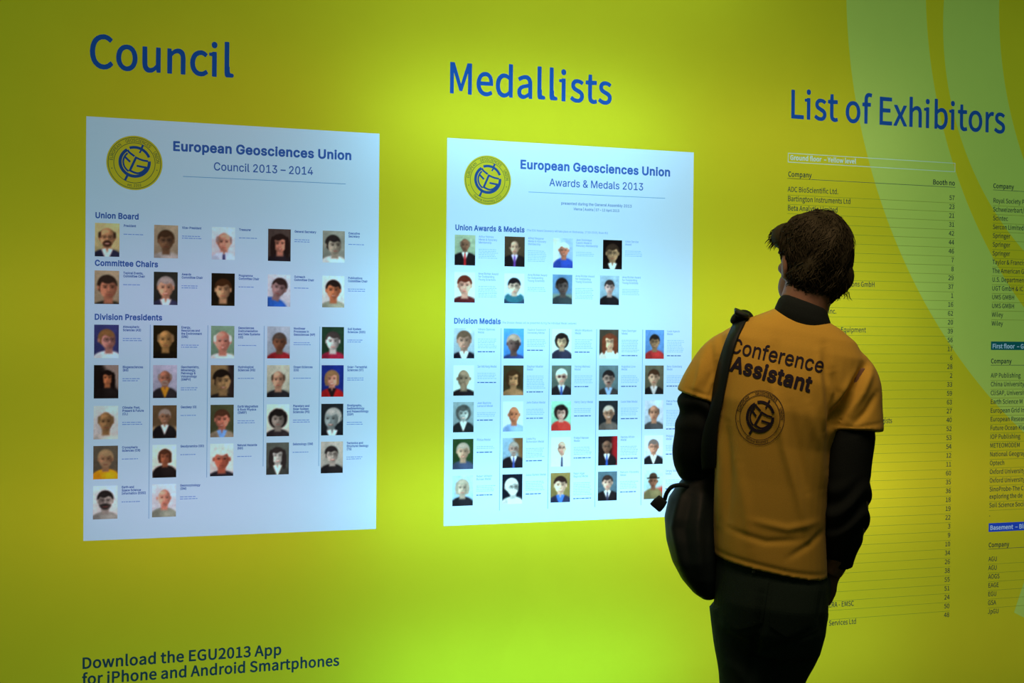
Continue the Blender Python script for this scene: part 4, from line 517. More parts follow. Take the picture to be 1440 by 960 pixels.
# ------------------------------------------------------------------ headings and caption
for (s, x, z, cap, sx, lab) in HEADS:
    F = Flat(); F.text('info', s, x, z, cap, sx); F.cut(FAB)
    o = F.build('heading_lettering', [M_blue], x0=x, z0=z); o.location = (x, 0, z + WZ)
    tag(o, lab, 'lettering')
F = Flat()
F.text('info_bold', 'Download the EGU2013 App', -0.0033, 0.5370, 0.0303, 1.006)
F.text('info_bold', 'for iPhone and Android Smartphones', -0.0015, 0.4921, 0.0303, 0.985)
F.cut(FAB)
o = F.build('caption_lettering', [M_ink], x0=0, z0=0.48); o.location = (0, 0, 0.48 + WZ)
tag(o, 'two lines of black lettering about a phone app below the left poster', 'lettering')

# ------------------------------------------------------------------ exhibitor lists
def list_root(x, z, lab):
    r = empty('exhibitor_list', (x, 0, z + WZ)); return tag(r, lab, 'list', 'printed exhibitor lists')
X1 = 2.2478
root = list_root(X1, 0.49, 'long exhibitor list headed Ground floor, with booth numbers, beside the visitor')
def part(name, F, mats, root, x, z):
    if name == 'row_rule': FAB.hole(F.L)
    elif name not in ('title_bar', 'title_lettering'): F.cut(FAB)
    return F.build(name, mats, root, x0=x, z0=z)
F = Flat(); F.loops(gbox); F.text('info_bold', GROUND, 2.2553, 2.0800, 0.0155, 0.93)
part('title_box', F, [M_white], root, X1, 0.49)
F = Flat(); F.text('info_bold', 'Company', 2.2484, 2.0236, 0.0163, 0.885); part('column_header', F, [M_listink], root, X1, 0.49)
F = Flat(); F.text('info_bold', 'Booth no', 2.8288, 2.0238, 0.0163, 0.950); part('column_header', F, [M_listink], root, X1, 0.49)
F = Flat(); F.rect(2.2470, 2.0166, 2.9235, 2.0182); part('row_rule', F, [M_ink], root, X1, 0.49)
NUM = '57 23 21 31 42 44 46 7 8 29 37 1 16 62 20 39 56 17 6 28 2 33 59 63 27 40 52 53 54 12 11 60 35 36 18 19 22 3 9 10 34 26 38 55 51 24 50 48'.split()
NAMES = {0: ('ADC BioScientific Ltd.', X1), 1: ('Bartington Instruments Ltd', X1), 2: ('Beta Analytic Limited', X1), 3: ('H', 2.4260), 4: ('ess', 2.4560), 5: ('s', 2.4745), 6: ('s', 2.4745),
         10: ('olutions GmbH', 2.4582), 13: ('Inc.', 2.4110), 15: ('Equipment', 2.4613), 20: ('y', 2.5960), 25: ('gists', 2.6311), 45: ('ERA - EMSC', 2.4258), 47: ('Services Ltd', 2.4278)}
for i, n in enumerate(NUM):
    zb = 1.9722 - 0.03131 * i
    if i in NAMES:
        F = Flat(); F.text('info', NAMES[i][0], NAMES[i][1], zb + 0.0005, 0.0168, 0.83); part('company_name', F, [M_listink], root, X1, 0.49)
    F = Flat(); w = text_width('info', n, 0.0156, 0.97); F.text('info', n, 2.9225 - w, zb, 0.0156, 0.97); part('booth_number', F, [M_listink], root, X1, 0.49)
    if i < 47:
        F = Flat(); F.rect(2.2475, zb - 0.0112, 2.9243, zb - 0.0100); part('row_rule', F, [M_line], root, X1, 0.49)
X2, XE = 3.0865, 3.762
def company_list(lab, names, z_first, z_head, zbase, bar=None):
    root = list_root(X2, zbase, lab)
    if bar:
        x0, z0, x1, z1, txt, zt, mm = bar
        tl = text_loops('info_bold', txt, 3.0918, zt, 0.0152, 1.0)
        F = Flat(); F.loops([rect(x0, z0, x1, z1)] + tl); tb = part('title_bar', F, [mm], root, X2, zbase)
        F = Flat(); F.text('info_bold', txt, 3.0918, zt, 0.0152, 1.0); part('title_lettering', F, [M_barwhite], tb, X2, zbase)
    F = Flat(); F.text('info_bold', 'Company', X2, z_head, 0.0157, 0.91); part('column_header', F, [M_listink], root, X2, zbase)
    F = Flat(); F.rect(X2, z_head - 0.0075, XE, z_head - 0.0060); part('row_rule', F, [M_ink], root, X2, zbase)
    z = z_first
    for i, s in enumerate(names):
        F = Flat()
        for k, ln in enumerate(s.split('\n')):
            if k: z -= 0.0262
            F.text('info', ln, X2 + 0.0005, z, 0.0157, 0.871)
        part('company_name', F, [M_listink], root, X2, zbase)
        if i < len(names) - 1 and len(s) > 1:
            F = Flat(); F.rect(X2, z - 0.0112, XE, z - 0.0100); part('row_rule', F, [M_line], root, X2, zbase)
        z -= 0.0313
company_list('upper exhibitor list at the right edge, running from Royal Society to Wiley', ['Royal Society Publishing', 'Schweizerbart/B', 'Scintec', 'Sercon Limited', 'Springer', 'Springer', 'Springer', 'Taylor & Francis', 'The American G', 'U.S. Department',
    'UGT GmbH & IC', 'UMS GMBH', 'UMS GMBH', 'Wiley', 'Wiley'], 1.9702, 2.0225, 1.52)
company_list('exhibitor list under a green First floor bar at the right edge', ['AIP Publishing', 'China University', 'CliSAP, University', 'Earth Science M', 'European Grid Infrastructure', 'European Research', 'Future Ocean Kiel', 'IOP Publishing', 'METEOMODEM', 'National Geographic', 'Optech',
    'Oxford University Press', 'Oxford University Press', 'SinoProbe-The C\nexploring the de', 'Soil Science Society', '.'], 1.3460, 1.3973, 0.85, BARS[0])
company_list('short exhibitor list under a blue Basement bar at lower right', ['AGU', 'AGU', 'AOGS', 'EAGE', 'EGU', 'GSA', 'JpGU'], 0.6890, 0.7394, 0.49, BARS[1])

wall = tag(FAB.build('wall_back', [M_fabric], z0=-WZ), kind='structure')
new_obj('box_casing', box_mesh('box_casing', [
    (WX0 - t, BOX_D, 0.0, WX1 + t, BOX_D + t, WT + WZ + t), (WX0 - t, 0.002, 0.0, WX0, BOX_D, WT + WZ + t), (WX1, 0.002, 0.0, WX1 + t, BOX_D, WT + WZ + t),
    (WX0, 0.002, 0.0, WX1, BOX_D, WZ), (WX0, 0.002, WT + WZ, WX1, BOX_D, WT + WZ + t)], [M_boxin]), wall)

# ------------------------------------------------------------------ posters: emblem, portraits, captions
def arc(cx, cz, r, a0, a1, n=40): return [(cx + r * math.cos(R_(a0 + (a1 - a0) * i / n)), cz + r * math.sin(R_(a0 + (a1 - a0) * i / n))) for i in range(n + 1)]
def stroke(pts, w):
    """flat ribbon outline around a polyline"""
    P = np.array(pts, float); d = np.diff(P, axis=0); d /= np.linalg.norm(d, axis=1)[:, None]
    t = np.vstack([d[:1], (d[:-1] + d[1:]) / 2, d[-1:]]); t /= np.linalg.norm(t, axis=1)[:, None]
    n = np.c_[-t[:, 1], t[:, 0]] * w / 2
    return np.vstack([P + n, (P - n)[::-1]])
def qcurve(a, b, c, n=8):
    a, b, c = map(np.array, (a, b, c)); return [tuple((1 - t) ** 2 * a + 2 * t * (1 - t) * b + t * t * c) for t in np.linspace(0, 1, n + 1)]
def emblem_logo():
    c = (.005, .03)
    return [stroke(arc(*c, .520, 121, 366), .112), stroke(arc(*c, .545, 110, 21), .10), stroke(arc(*c, .405, 128, 238), .065),
            stroke([(-.25, .47), (-.20, .39), (-.11, .32), (.0, .245)], .075), stroke([(-.36, .225), (-.155, .03)], .075),
            stroke([(.48, .085), (.30, .11), (.17, .15), (.045, .205)], .072), stroke([(.065, .235), (-.175, -.31)], .085),
            stroke([(-.19, -.27)] + qcurve((-.19, -.27), (.02, -.38), (.12, -.375))[1:] + qcurve((.12, -.375), (.33, -.34), (.43, -.12))[1:], .075), stroke([(.075, -.10), (.43, -.155)], .075),
            stroke([(-.255, -.48), (-.335, -.65)], .085), stroke([(.225, .50), (.30, .68)], .075), stroke([(.23, .48), (.175, .375)], .06)]
def arc_text(F, font, s, r, a_mid, cap, sx, m=0, inward=False, space=1.0):
    w = text_width(font, s, cap, sx) * space
    sgn = 1 if inward else -1
    a = math.radians(a_mid) - sgn * w / 2 / r
    for c in s:
        adv, v, f = glyph(font, c); aw = adv * cap * sx * space
        am = a + sgn * aw / 2 / r
        def bend(v):
            x = v[:, 0] * cap * sx - adv * cap * sx / 2; y = v[:, 1] * cap
            rr, aa = (r - y, am + x / r) if inward else (r + y, am - x / r)   # the lower arc reads left to right too
            return np.c_[rr * np.cos(aa), rr * np.sin(aa)]
        if len(f):
            F.add(bend(v), f, m); F.L += [bend(q) for q in FONTS[font][c][1]]
        a += sgn * aw / r
def emblem_shapes(bottom, outer=.935, inner=.735, cap=.118):
    line, logo = Flat(), Flat()
    ring = lambda r0, r1: [np.array(arc(0, 0, r1, 0, 360, 96)[:-1]), np.array(arc(0, 0, r0, 0, 360, 96)[:-1])]
    line.loops(ring(outer - .011, outer + .011)); line.loops(ring(inner - .011, inner + .011))
    r0 = (outer + inner) / 2 - cap / 2
    for w_, a in (('EUROPEAN', 151), ('GEOSCIENCES', 80), ('UNION', 17)): arc_text(line, 'arial', w_, r0, a, cap, .76 * .118 / cap)
    arc_text(line, 'arial', bottom, outer - .055, 270, .095, .82, inward=True, space=1.08)
    for a in (196, 344): line.loops([np.array(arc((outer + inner) / 2 * math.cos(R_(a)), (outer + inner) / 2 * math.sin(R_(a)), .02, 0, 360, 10)[:-1])])
    logo.loops(emblem_logo(), 'any')
    return line, logo
def scaled(F, s, x, z):
    F.v = [v * s + np.array([x, z]) for v in F.v]; F.L = [v * s + np.array([x, z]) for v in F.L]; return F

# a print photo is painted point by point onto a fine flat grid (colours as they appear, lit through the film)
WHITE_REF = lin((165, 215, 248))
def portrait_paint(sp, rng, nx=34, ny=47):
    u, v = np.meshgrid(np.linspace(-1, 1, nx), np.linspace(-1.41, 1.41, ny))
    bg, skin, hair, wear = (np.array(sp[k], float) for k in ('bg', 'skin', 'hair', 'wear'))
    st = sp['st']; fl = sp.get('f', ''); s = sp.get('s', 1.0) * 1.2; fx, fy = sp.get('x', 0.0), sp.get('y', 0.15) - .02; tn = sp.get('t', 0.0); lt_ = sp.get('l', 0.6)
    tl = sp.get('r', 0.0)
    img = np.ones((ny, nx, 3)) * bg
    img *= (1 + .10 * (v / 1.41) + .05 * np.sin(3 * u + sp.get('n', 0)))[..., None]
    if 'bg2' in sp:
        k = 1 / (1 + np.exp(-14 * (u * math.cos(sp.get('n', 0)) + v * math.sin(sp.get('n', 0)) - .45)))[..., None]; img = img * (1 - k) + np.array(sp['bg2'], float) * k
    nz = rng.normal(0, 1, (ny // 4 + 2, nx // 4 + 2)); yy = np.linspace(0, nz.shape[0] - 1.01, ny); xx = np.linspace(0, nz.shape[1] - 1.01, nx)
    y0, x0 = yy.astype(int), xx.astype(int); ty, tx = (yy - y0)[:, None], (xx - x0)[None]
    noise = (nz[y0][:, x0] * (1 - ty) * (1 - tx) + nz[y0 + 1][:, x0] * ty * (1 - tx) + nz[y0][:, x0 + 1] * (1 - ty) * tx + nz[y0 + 1][:, x0 + 1] * ty * tx)
    img *= (1 + .02 * noise)[..., None]
    ca, sa = math.cos(tl), math.sin(tl)
    p, q = ((u - fx) * ca + (v - fy) * sa) / s, (-(u - fx) * sa + (v - fy) * ca) / s
    def put(d, col, a=1.0, e=.07):
        nonlocal img
        k = (np.clip(.5 - d / e, 0, 1) * a)[..., None]; img = img * (1 - k) + np.asarray(col, float) * k
    def shade(d, f, e=.2, a=1.0):
        nonlocal img
        k = (np.clip(.5 - d / e, 0, 1) * a)[..., None]; img = img * (1 - k + k * f)
    E = lambda cx, cy, rx, ry: np.hypot((p - cx) / rx, (q - cy) / ry) - 1
    tone = lambda col, k: np.clip(np.array(col, float) * k, 0, 255)
    # shoulders, collar, tie
    bw = sp.get('w', 1.0)
    if st in 'lcb2':  # hair behind the neck
        if st == 'l': put(np.maximum(E(0, -.25, .66, .98), -(q + 1.15)), tone(hair, .9))
        if st == 'c': put(E(0, .05, .76, .80), tone(hair, .9), e=.16)
        if st == '2': put(np.maximum(E(0, -.08, .60, .72), -(q + .58)), tone(hair, .9))
    put(E(0, -1.66, 1.15 * bw, .90), wear, e=.1); put(E(.35, -1.25, .5, .35), tone(wear, 1.35), .5, 1.2)
    put(np.maximum(E(-.75, -1.8, .5, .9), E(0, -1.72, 1.15 * bw, .88)), tone(wear, .8), .6, .3)
    put(np.maximum(np.abs(p - tn * .1) - .26, np.abs(q + .62) - .35), tone(skin, .80), e=.12)
    if 'col' in sp:
        put(np.maximum(np.abs(p) - .40 * (q + 1.75) , q + .72 + .25 * np.abs(p)), sp['col'])
        put(np.maximum(np.abs(p) - .20 * (q + 1.05) - .02, np.abs(q + .75) - .25), tone(skin, .72), e=.08)
        if 'tie' in sp: put(np.maximum(np.abs(p) - .09 - .03 * (-.9 - q), q + .92), sp['tie'])
    # head
    W, H_ = sp.get('fw', .50), .66
    if st in 'lcb2skgh': pass
    hb = {'s': 1.17, 'l': 1.25, 'c': 1.3, '2': 1.22, 'b': 1.10, 'k': 1.0, 'h': 1.05}[st]
    if st in 'slc2b':
        put(E(-tn * .10, .16 if st != 'b' else .06, W * hb, H_ * (.90 if st != 'b' else .84)), hair, e=.10)
    for sx_ in (-1, 1):
        if st not in 'lc2': put(E(sx_ * (W + .02) - tn * .12, -.02, .07, .15), tone(skin, .82), e=.1)
    dome = H_ if st in 'kb' else H_ * .88
    face = E(tn * .07, -.06 if st in 'slc2' else 0.0, W * .95, dome)
    face = np.maximum(face, (q - .34 + .12 * np.cos(p * 5 + rng.uniform(-1, 1)) * (st in 'sl2c')) / .6) if st in 'slc2' else face
    put(face, skin, e=.08)
    sd = np.clip((p * (1 if rng.random() > .35 else -1) + .25) / .7, 0, 1) * abs(lt_) * .8
    k = (np.clip(.5 - face / .08, 0, 1) * sd)[..., None]; img = img * (1 - k * .85)
    shade(np.maximum(E(tn * .07, -.62, W * .8, .14), face), .8, .3)
    ex = .20 * W / .5
    for sx_ in (-1, 1):
        cx = sx_ * ex + tn * .14
        put(np.maximum(np.abs(p - cx) - .13, np.abs(q - .13 + .05 * np.abs(p - cx)) - .025), tone(hair if st not in 'k' else skin, .55), .75, .07)
        put(E(cx, .02, .115, .055), tone(skin, .45), .85, .5)
        put(E(cx + tn * .03, .015, .045, .04), (25, 22, 22), .8, .6)
    put(np.maximum(np.abs(p - tn * .20 - .055 * (1 if lt_ > 0 else -1)) - .035, np.abs(q + .12) - .17), tone(skin, .72), .7, .08)
    put(E(tn * .20, -.27, .10, .045), tone(skin, .62), .7, .6)
    put(E(tn * .20 - .02, -.14, .045, .13), tone(skin, 1.14), .55, .7)
    put(E(-.22 + tn * .1, -.19, .11, .10), tone(skin, 1.10), .45, .8)
    if 'g' in fl or 'f' in fl:
        hc = sp.get('bc', hair)
        put(np.maximum(E(tn * .1, -.44, W * (.62 if 'g' in fl else .93), .27), -face * 0 + face), hc, .85, .18)
    if 'm' in fl or 'f' in fl or 'g' in fl: put(E(tn * .16, -.325, .19, .055), sp.get('bc', hair), .85, .5)
    if 'w' in fl:
        put(E(tn * .15, -.42, .19, .06), tone((140, 70, 62), skin.mean() / 170), .7, .5); put(E(tn * .15, -.41, .13, .028), tone((225, 215, 205), skin.mean() / 160), .8, .6)
    else: put(E(tn * .15, -.42, .17, .035), tone((150, 70, 65), skin.mean() / 190), .8, .6)
    if 'o' in fl or 'O' in fl:
        for sx_ in (-1, 1):
            cx = sx_ * ex * 1.08 + tn * .14
            if 'O' in fl: put(E(cx, .0, .17, .12), (60, 35, 40), .92, .3)
            else: put(np.abs(E(cx, .0, .165, .12)) - .12, (40, 38, 38), .65, .12)
        put(np.maximum(np.abs(p - tn * .14) - .07, np.abs(q - .03) - .015), (40, 38, 38), .7, .05)
    if st in 'sl2c':   # fringe
        side = rng.choice([-1, 1])
        put(np.maximum(E(-tn * .10, .24, W * 1.07, .52), -(q - .36 - .12 * side * p - .05 * np.cos(7 * p))), hair, e=.1)
        put(np.maximum(E(-.12, .5, .22, .10), 0 * p - .01), tone(hair, 1.3), .5, .9)
    if st == 'b':
        for sx_ in (-1, 1): put(E(sx_ * (W + .0) - tn * .12, .16, .10, .24), hair, .9, .3)
        put(E(-.1, .42, .22, .12), tone(skin, 1.15), .6, .9)
    if st == 'k': put(E(-.1, .40, .24, .14), tone(skin, 1.17), .6, .9)
    if st == 'h':
        put(np.maximum(E(0, .52, .46, .42), -(q - .32)), hair); put(E(0, .36 , .82, .10) - .12 * np.abs(p) * 0, tone(hair, .8)); put(np.maximum(np.abs(p) - .46, np.abs(q - .44) - .05), tone(hair, .45))
    if st == 'l':
        for sx_ in (-1, 1): put(np.maximum(np.hypot((p - sx_ * .56) / .20, (q + .30) / .85) - 1, -(q + 1.1)), tone(hair, .95), e=.12)
    if st in '2':
        for sx_ in (-1, 1): put(np.maximum(np.hypot((p - sx_ * .50) / .13, (q + .06) / .55) - 1, -(q + .55)), tone(hair, .95), e=.12)
    if st == 'c':
        img *= 1.0
        for _ in range(14):
            a = rng.uniform(0, math.pi); put(E(.62 * math.cos(a), .1 + .60 * math.sin(a), .16, .16), tone(hair, rng.uniform(.75, 1.25)), .7, .6)
    if 'd' in fl: put(E(-.05, -.62, .17, .30), tone(skin, .95)); shade(np.abs(p + .05) - .01, .7, .08) if False else None
    if 'c' in fl: # scarf
        put(np.maximum(E(0, -.95, .85, .42), -(E(0, -.40, .6, .45))), sp.get('sc', wear), e=.15)
    def soft(a):
        b = np.pad(a, ((1, 1), (1, 1), (0, 0)), 'edge')
        a = (b[:-2] + 2 * b[1:-1] + b[2:]) / 4; return (a[:, :-2] + 2 * a[:, 1:-1] + a[:, 2:]) / 4
    img = soft(img) * (1 + .035 * noise[::-1, ::-1] + .02 * rng.normal(0, 1, img.shape[:2]))[..., None]
    return np.clip(lin(np.clip(img, 0, 255)) / WHITE_REF, 0.001, 1.0)
def portrait_mat():
    return film('photo_print', lambda nt: (lambda a: (setattr(a, 'attribute_name', 'print'), a.outputs['Color'])[1])(nt.nodes.new('ShaderNodeAttribute')))
M_photo = portrait_mat()
def portrait(root, sp, rng, x, z, w=0.0665, h=0.0940, rx=0, rz=0):
    nx, ny = 34, 47
    col = portrait_paint(sp, rng, nx, ny).reshape(-1, 3)
    xs, zs = np.meshgrid(np.linspace(x - rx, x - rx + w, nx), np.linspace(z - rz - h, z - rz, ny))
    v = np.c_[xs.ravel(), np.zeros(nx * ny), zs.ravel()]
    i = np.arange(nx * ny).reshape(ny, nx); f = np.c_[i[:-1, :-1].ravel(), i[:-1, 1:].ravel(), i[1:, 1:].ravel(), i[1:, :-1].ravel()]
    me = bpy.data.meshes.new('portrait'); me.from_pydata(v.tolist(), [], f.tolist())
    at = me.color_attributes.new('print', 'FLOAT_COLOR', 'POINT'); at.data.foreach_set('color', np.c_[col, np.ones(len(col))].ravel().astype(np.float32))
    me.materials.append(M_photo); me.update()
    o = new_obj('portrait', me, root); o['label'] = sp['d']
    return o
K = lambda st, bg, skin, hair, wear, d, f='', **k: dict(st=st, bg=bg, skin=skin, hair=hair, wear=wear, d='printed portrait, ' + d, f=f, **k)
W_ = (215, 220, 225); BK = (22, 20, 24)
COUNCIL = [
 K('b', (165, 165, 120), (192, 148, 108), (45, 35, 28), (30, 34, 55), 'balding with dark goatee and glasses', 'gow', col=W_, s=1.02, y=.22, bc=(40, 30, 24)),
 K('s', (128, 126, 108), (105, 84, 62), (52, 40, 28), (130, 138, 138), 'dark hair against a dim wall', 'o', s=1.02, y=.1),
 K('b', (196, 198, 214), (200, 148, 128), (120, 110, 110), (165, 195, 225), 'balding in a pale blue shirt', '', col=(175, 200, 228), tie=(45, 50, 95), s=.98, x=.05),
 K('l', (58, 52, 50), (188, 132, 112), (32, 24, 22), (28, 26, 32), 'long dark hair', 'w', x=.05, s=.95),
 K('s', (112, 124, 118), (152, 150, 136), (32, 30, 30), (196, 208, 214), 'dark hair, head turned', '', t=.7, s=1.02, x=.02),
 K('s', (132, 130, 108), (165, 118, 92), (38, 32, 26), (34, 36, 30), 'dark hair, close up', '', t=.35, s=1.18, x=.08, y=.0),
 K('s', (34, 38, 34), (190, 152, 122), (130, 132, 130), (40, 46, 70), 'grey hair on black', 'w', col=W_, s=1.05, y=.1),
 K('s', (20, 19, 12), (178, 152, 112), (50, 34, 18), (24, 22, 12), 'brown hair on a black ground', '', s=1.05, y=.0, l=.8),
 K('s', (165, 185, 200), (135, 116, 116), (40, 32, 30), (30, 78, 160), 'tilted head and bright blue jacket', '', r=-.3, s=1.0, y=.25),
 K('s', (192, 204, 208), (176, 112, 78), (28, 22, 20), (120, 135, 120), 'black hair and a wide smile', 'w', s=1.02, y=.15),
 K('s', (42, 50, 98), (165, 125, 118), (105, 82, 50), (195, 215, 228), 'fair hair in profile on navy', 'o', t=.8, x=.1, s=1.0),
 K('b', (26, 24, 12), (158, 132, 78), (110, 98, 68), (18, 17, 12), 'thin grey hair on black', '', s=.98, x=.02, y=.2),
 K('b', (92, 132, 112), (190, 136, 118), (205, 210, 212), (190, 205, 210), 'white hair on green', 'w', s=1.1, y=.1),
 K('s', (130, 155, 172), (104, 74, 54), (62, 58, 52), (112, 30, 36), 'grey hair and red shirt', '', s=.92, x=.08, y=.05),
 K('s', (26, 50, 36), (212, 214, 214), (52, 48, 48), (120, 28, 52), 'pale face and crimson collar', '', s=.98, y=.15, l=.9),
 K('l', (20, 18, 16), (172, 112, 74), (20, 15, 14), (24, 22, 22), 'long black hair in the dark', '', s=.72, x=.1, y=.35, bg2=(120, 115, 110), n=.5),
 K('b', (138, 150, 176), (150, 106, 86), (118, 112, 104), (34, 34, 38), 'grey goatee and black jacket', 'g', s=.82, y=.3, col=(165, 122, 34)),
 K('s', (106, 96, 66), (142, 122, 84), (22, 19, 15), (30, 28, 26), 'black hair, smiling sideways', 'w', t=.4, s=1.12, y=.05, bg2=(35, 30, 30), n=0.),
 K('b', (150, 165, 152), (178, 146, 122), (62, 52, 42), (28, 30, 34), 'close-cropped hair and black top', '', s=.94, y=.15, fw=.46),
 K('2', (20, 36, 112), (206, 150, 132), (122, 96, 66), (132, 24, 26), 'bobbed hair and red jacket', 'w', s=.88, y=.2, x=-.05, col=(30, 20, 22)),
 K('b', (176, 186, 192), (138, 112, 76), (95, 82, 58), (165, 172, 172), 'bald crown and grey shirt', 'm', s=1.0, y=.1, fw=.46),
 K('s', (72, 62, 44), (142, 112, 88), (125, 122, 116), (22, 22, 24), 'grey hair and dark suit', 'w', col=W_, s=.74, y=.45, bg2=(165, 155, 120), n=-1.57),
 K('s', (56, 64, 44), (186, 122, 102), (62, 42, 30), (112, 110, 96), 'brown hair and blue shirt', 'w', col=(95, 150, 218), s=.98, y=.15),
 K('c', (198, 208, 200), (132, 132, 126), (24, 22, 22), (34, 32, 36), 'black curls, in black and white', '', s=.92, y=.1, fw=.52),
 K('s', (24, 30, 34), (122, 142, 146), (145, 155, 155), (20, 22, 26), 'grey hair, side view in black and white', 'w', t=-.8, s=1.08, y=.1, col=W_),
 K('s', (70, 70, 60), (142, 116, 88), (128, 116, 86), (192, 136, 22), 'fair hair and orange jacket', 'f', s=.92, y=.3, bc=(120, 105, 80)),
 K('2', (206, 212, 206), (136, 88, 62), (62, 40, 28), (24, 22, 22), 'brown bob and black top', '', s=.76, y=.38, x=.05),
 K('s', (188, 200, 202), (165, 96, 76), (205, 208, 205), (26, 28, 36), 'thick white hair', '', s=1.1, y=.1),
 K('l', (64, 74, 70), (188, 202, 198), (38, 36, 36), (44, 50, 48), 'long dark hair, in black and white', 'w', s=.86, y=.25, col=(225, 232, 228)),
 K('s', (142, 150, 145), (166, 166, 160), (34, 32, 32), (26, 26, 28), 'short dark hair and glasses, black and white', 'ow', t=.4, s=.88, y=.25),
 K('s', (188, 204, 210), (152, 156, 152), (28, 28, 28), (112, 122, 120), 'full black beard and glasses', 'fo', s=.98, y=.15),
 K('k', (172, 194, 210), (206, 150, 130), (150, 120, 100), (108, 124, 114), 'bald, in a grey green shirt', '', t=.2, s=.90, y=.25)]
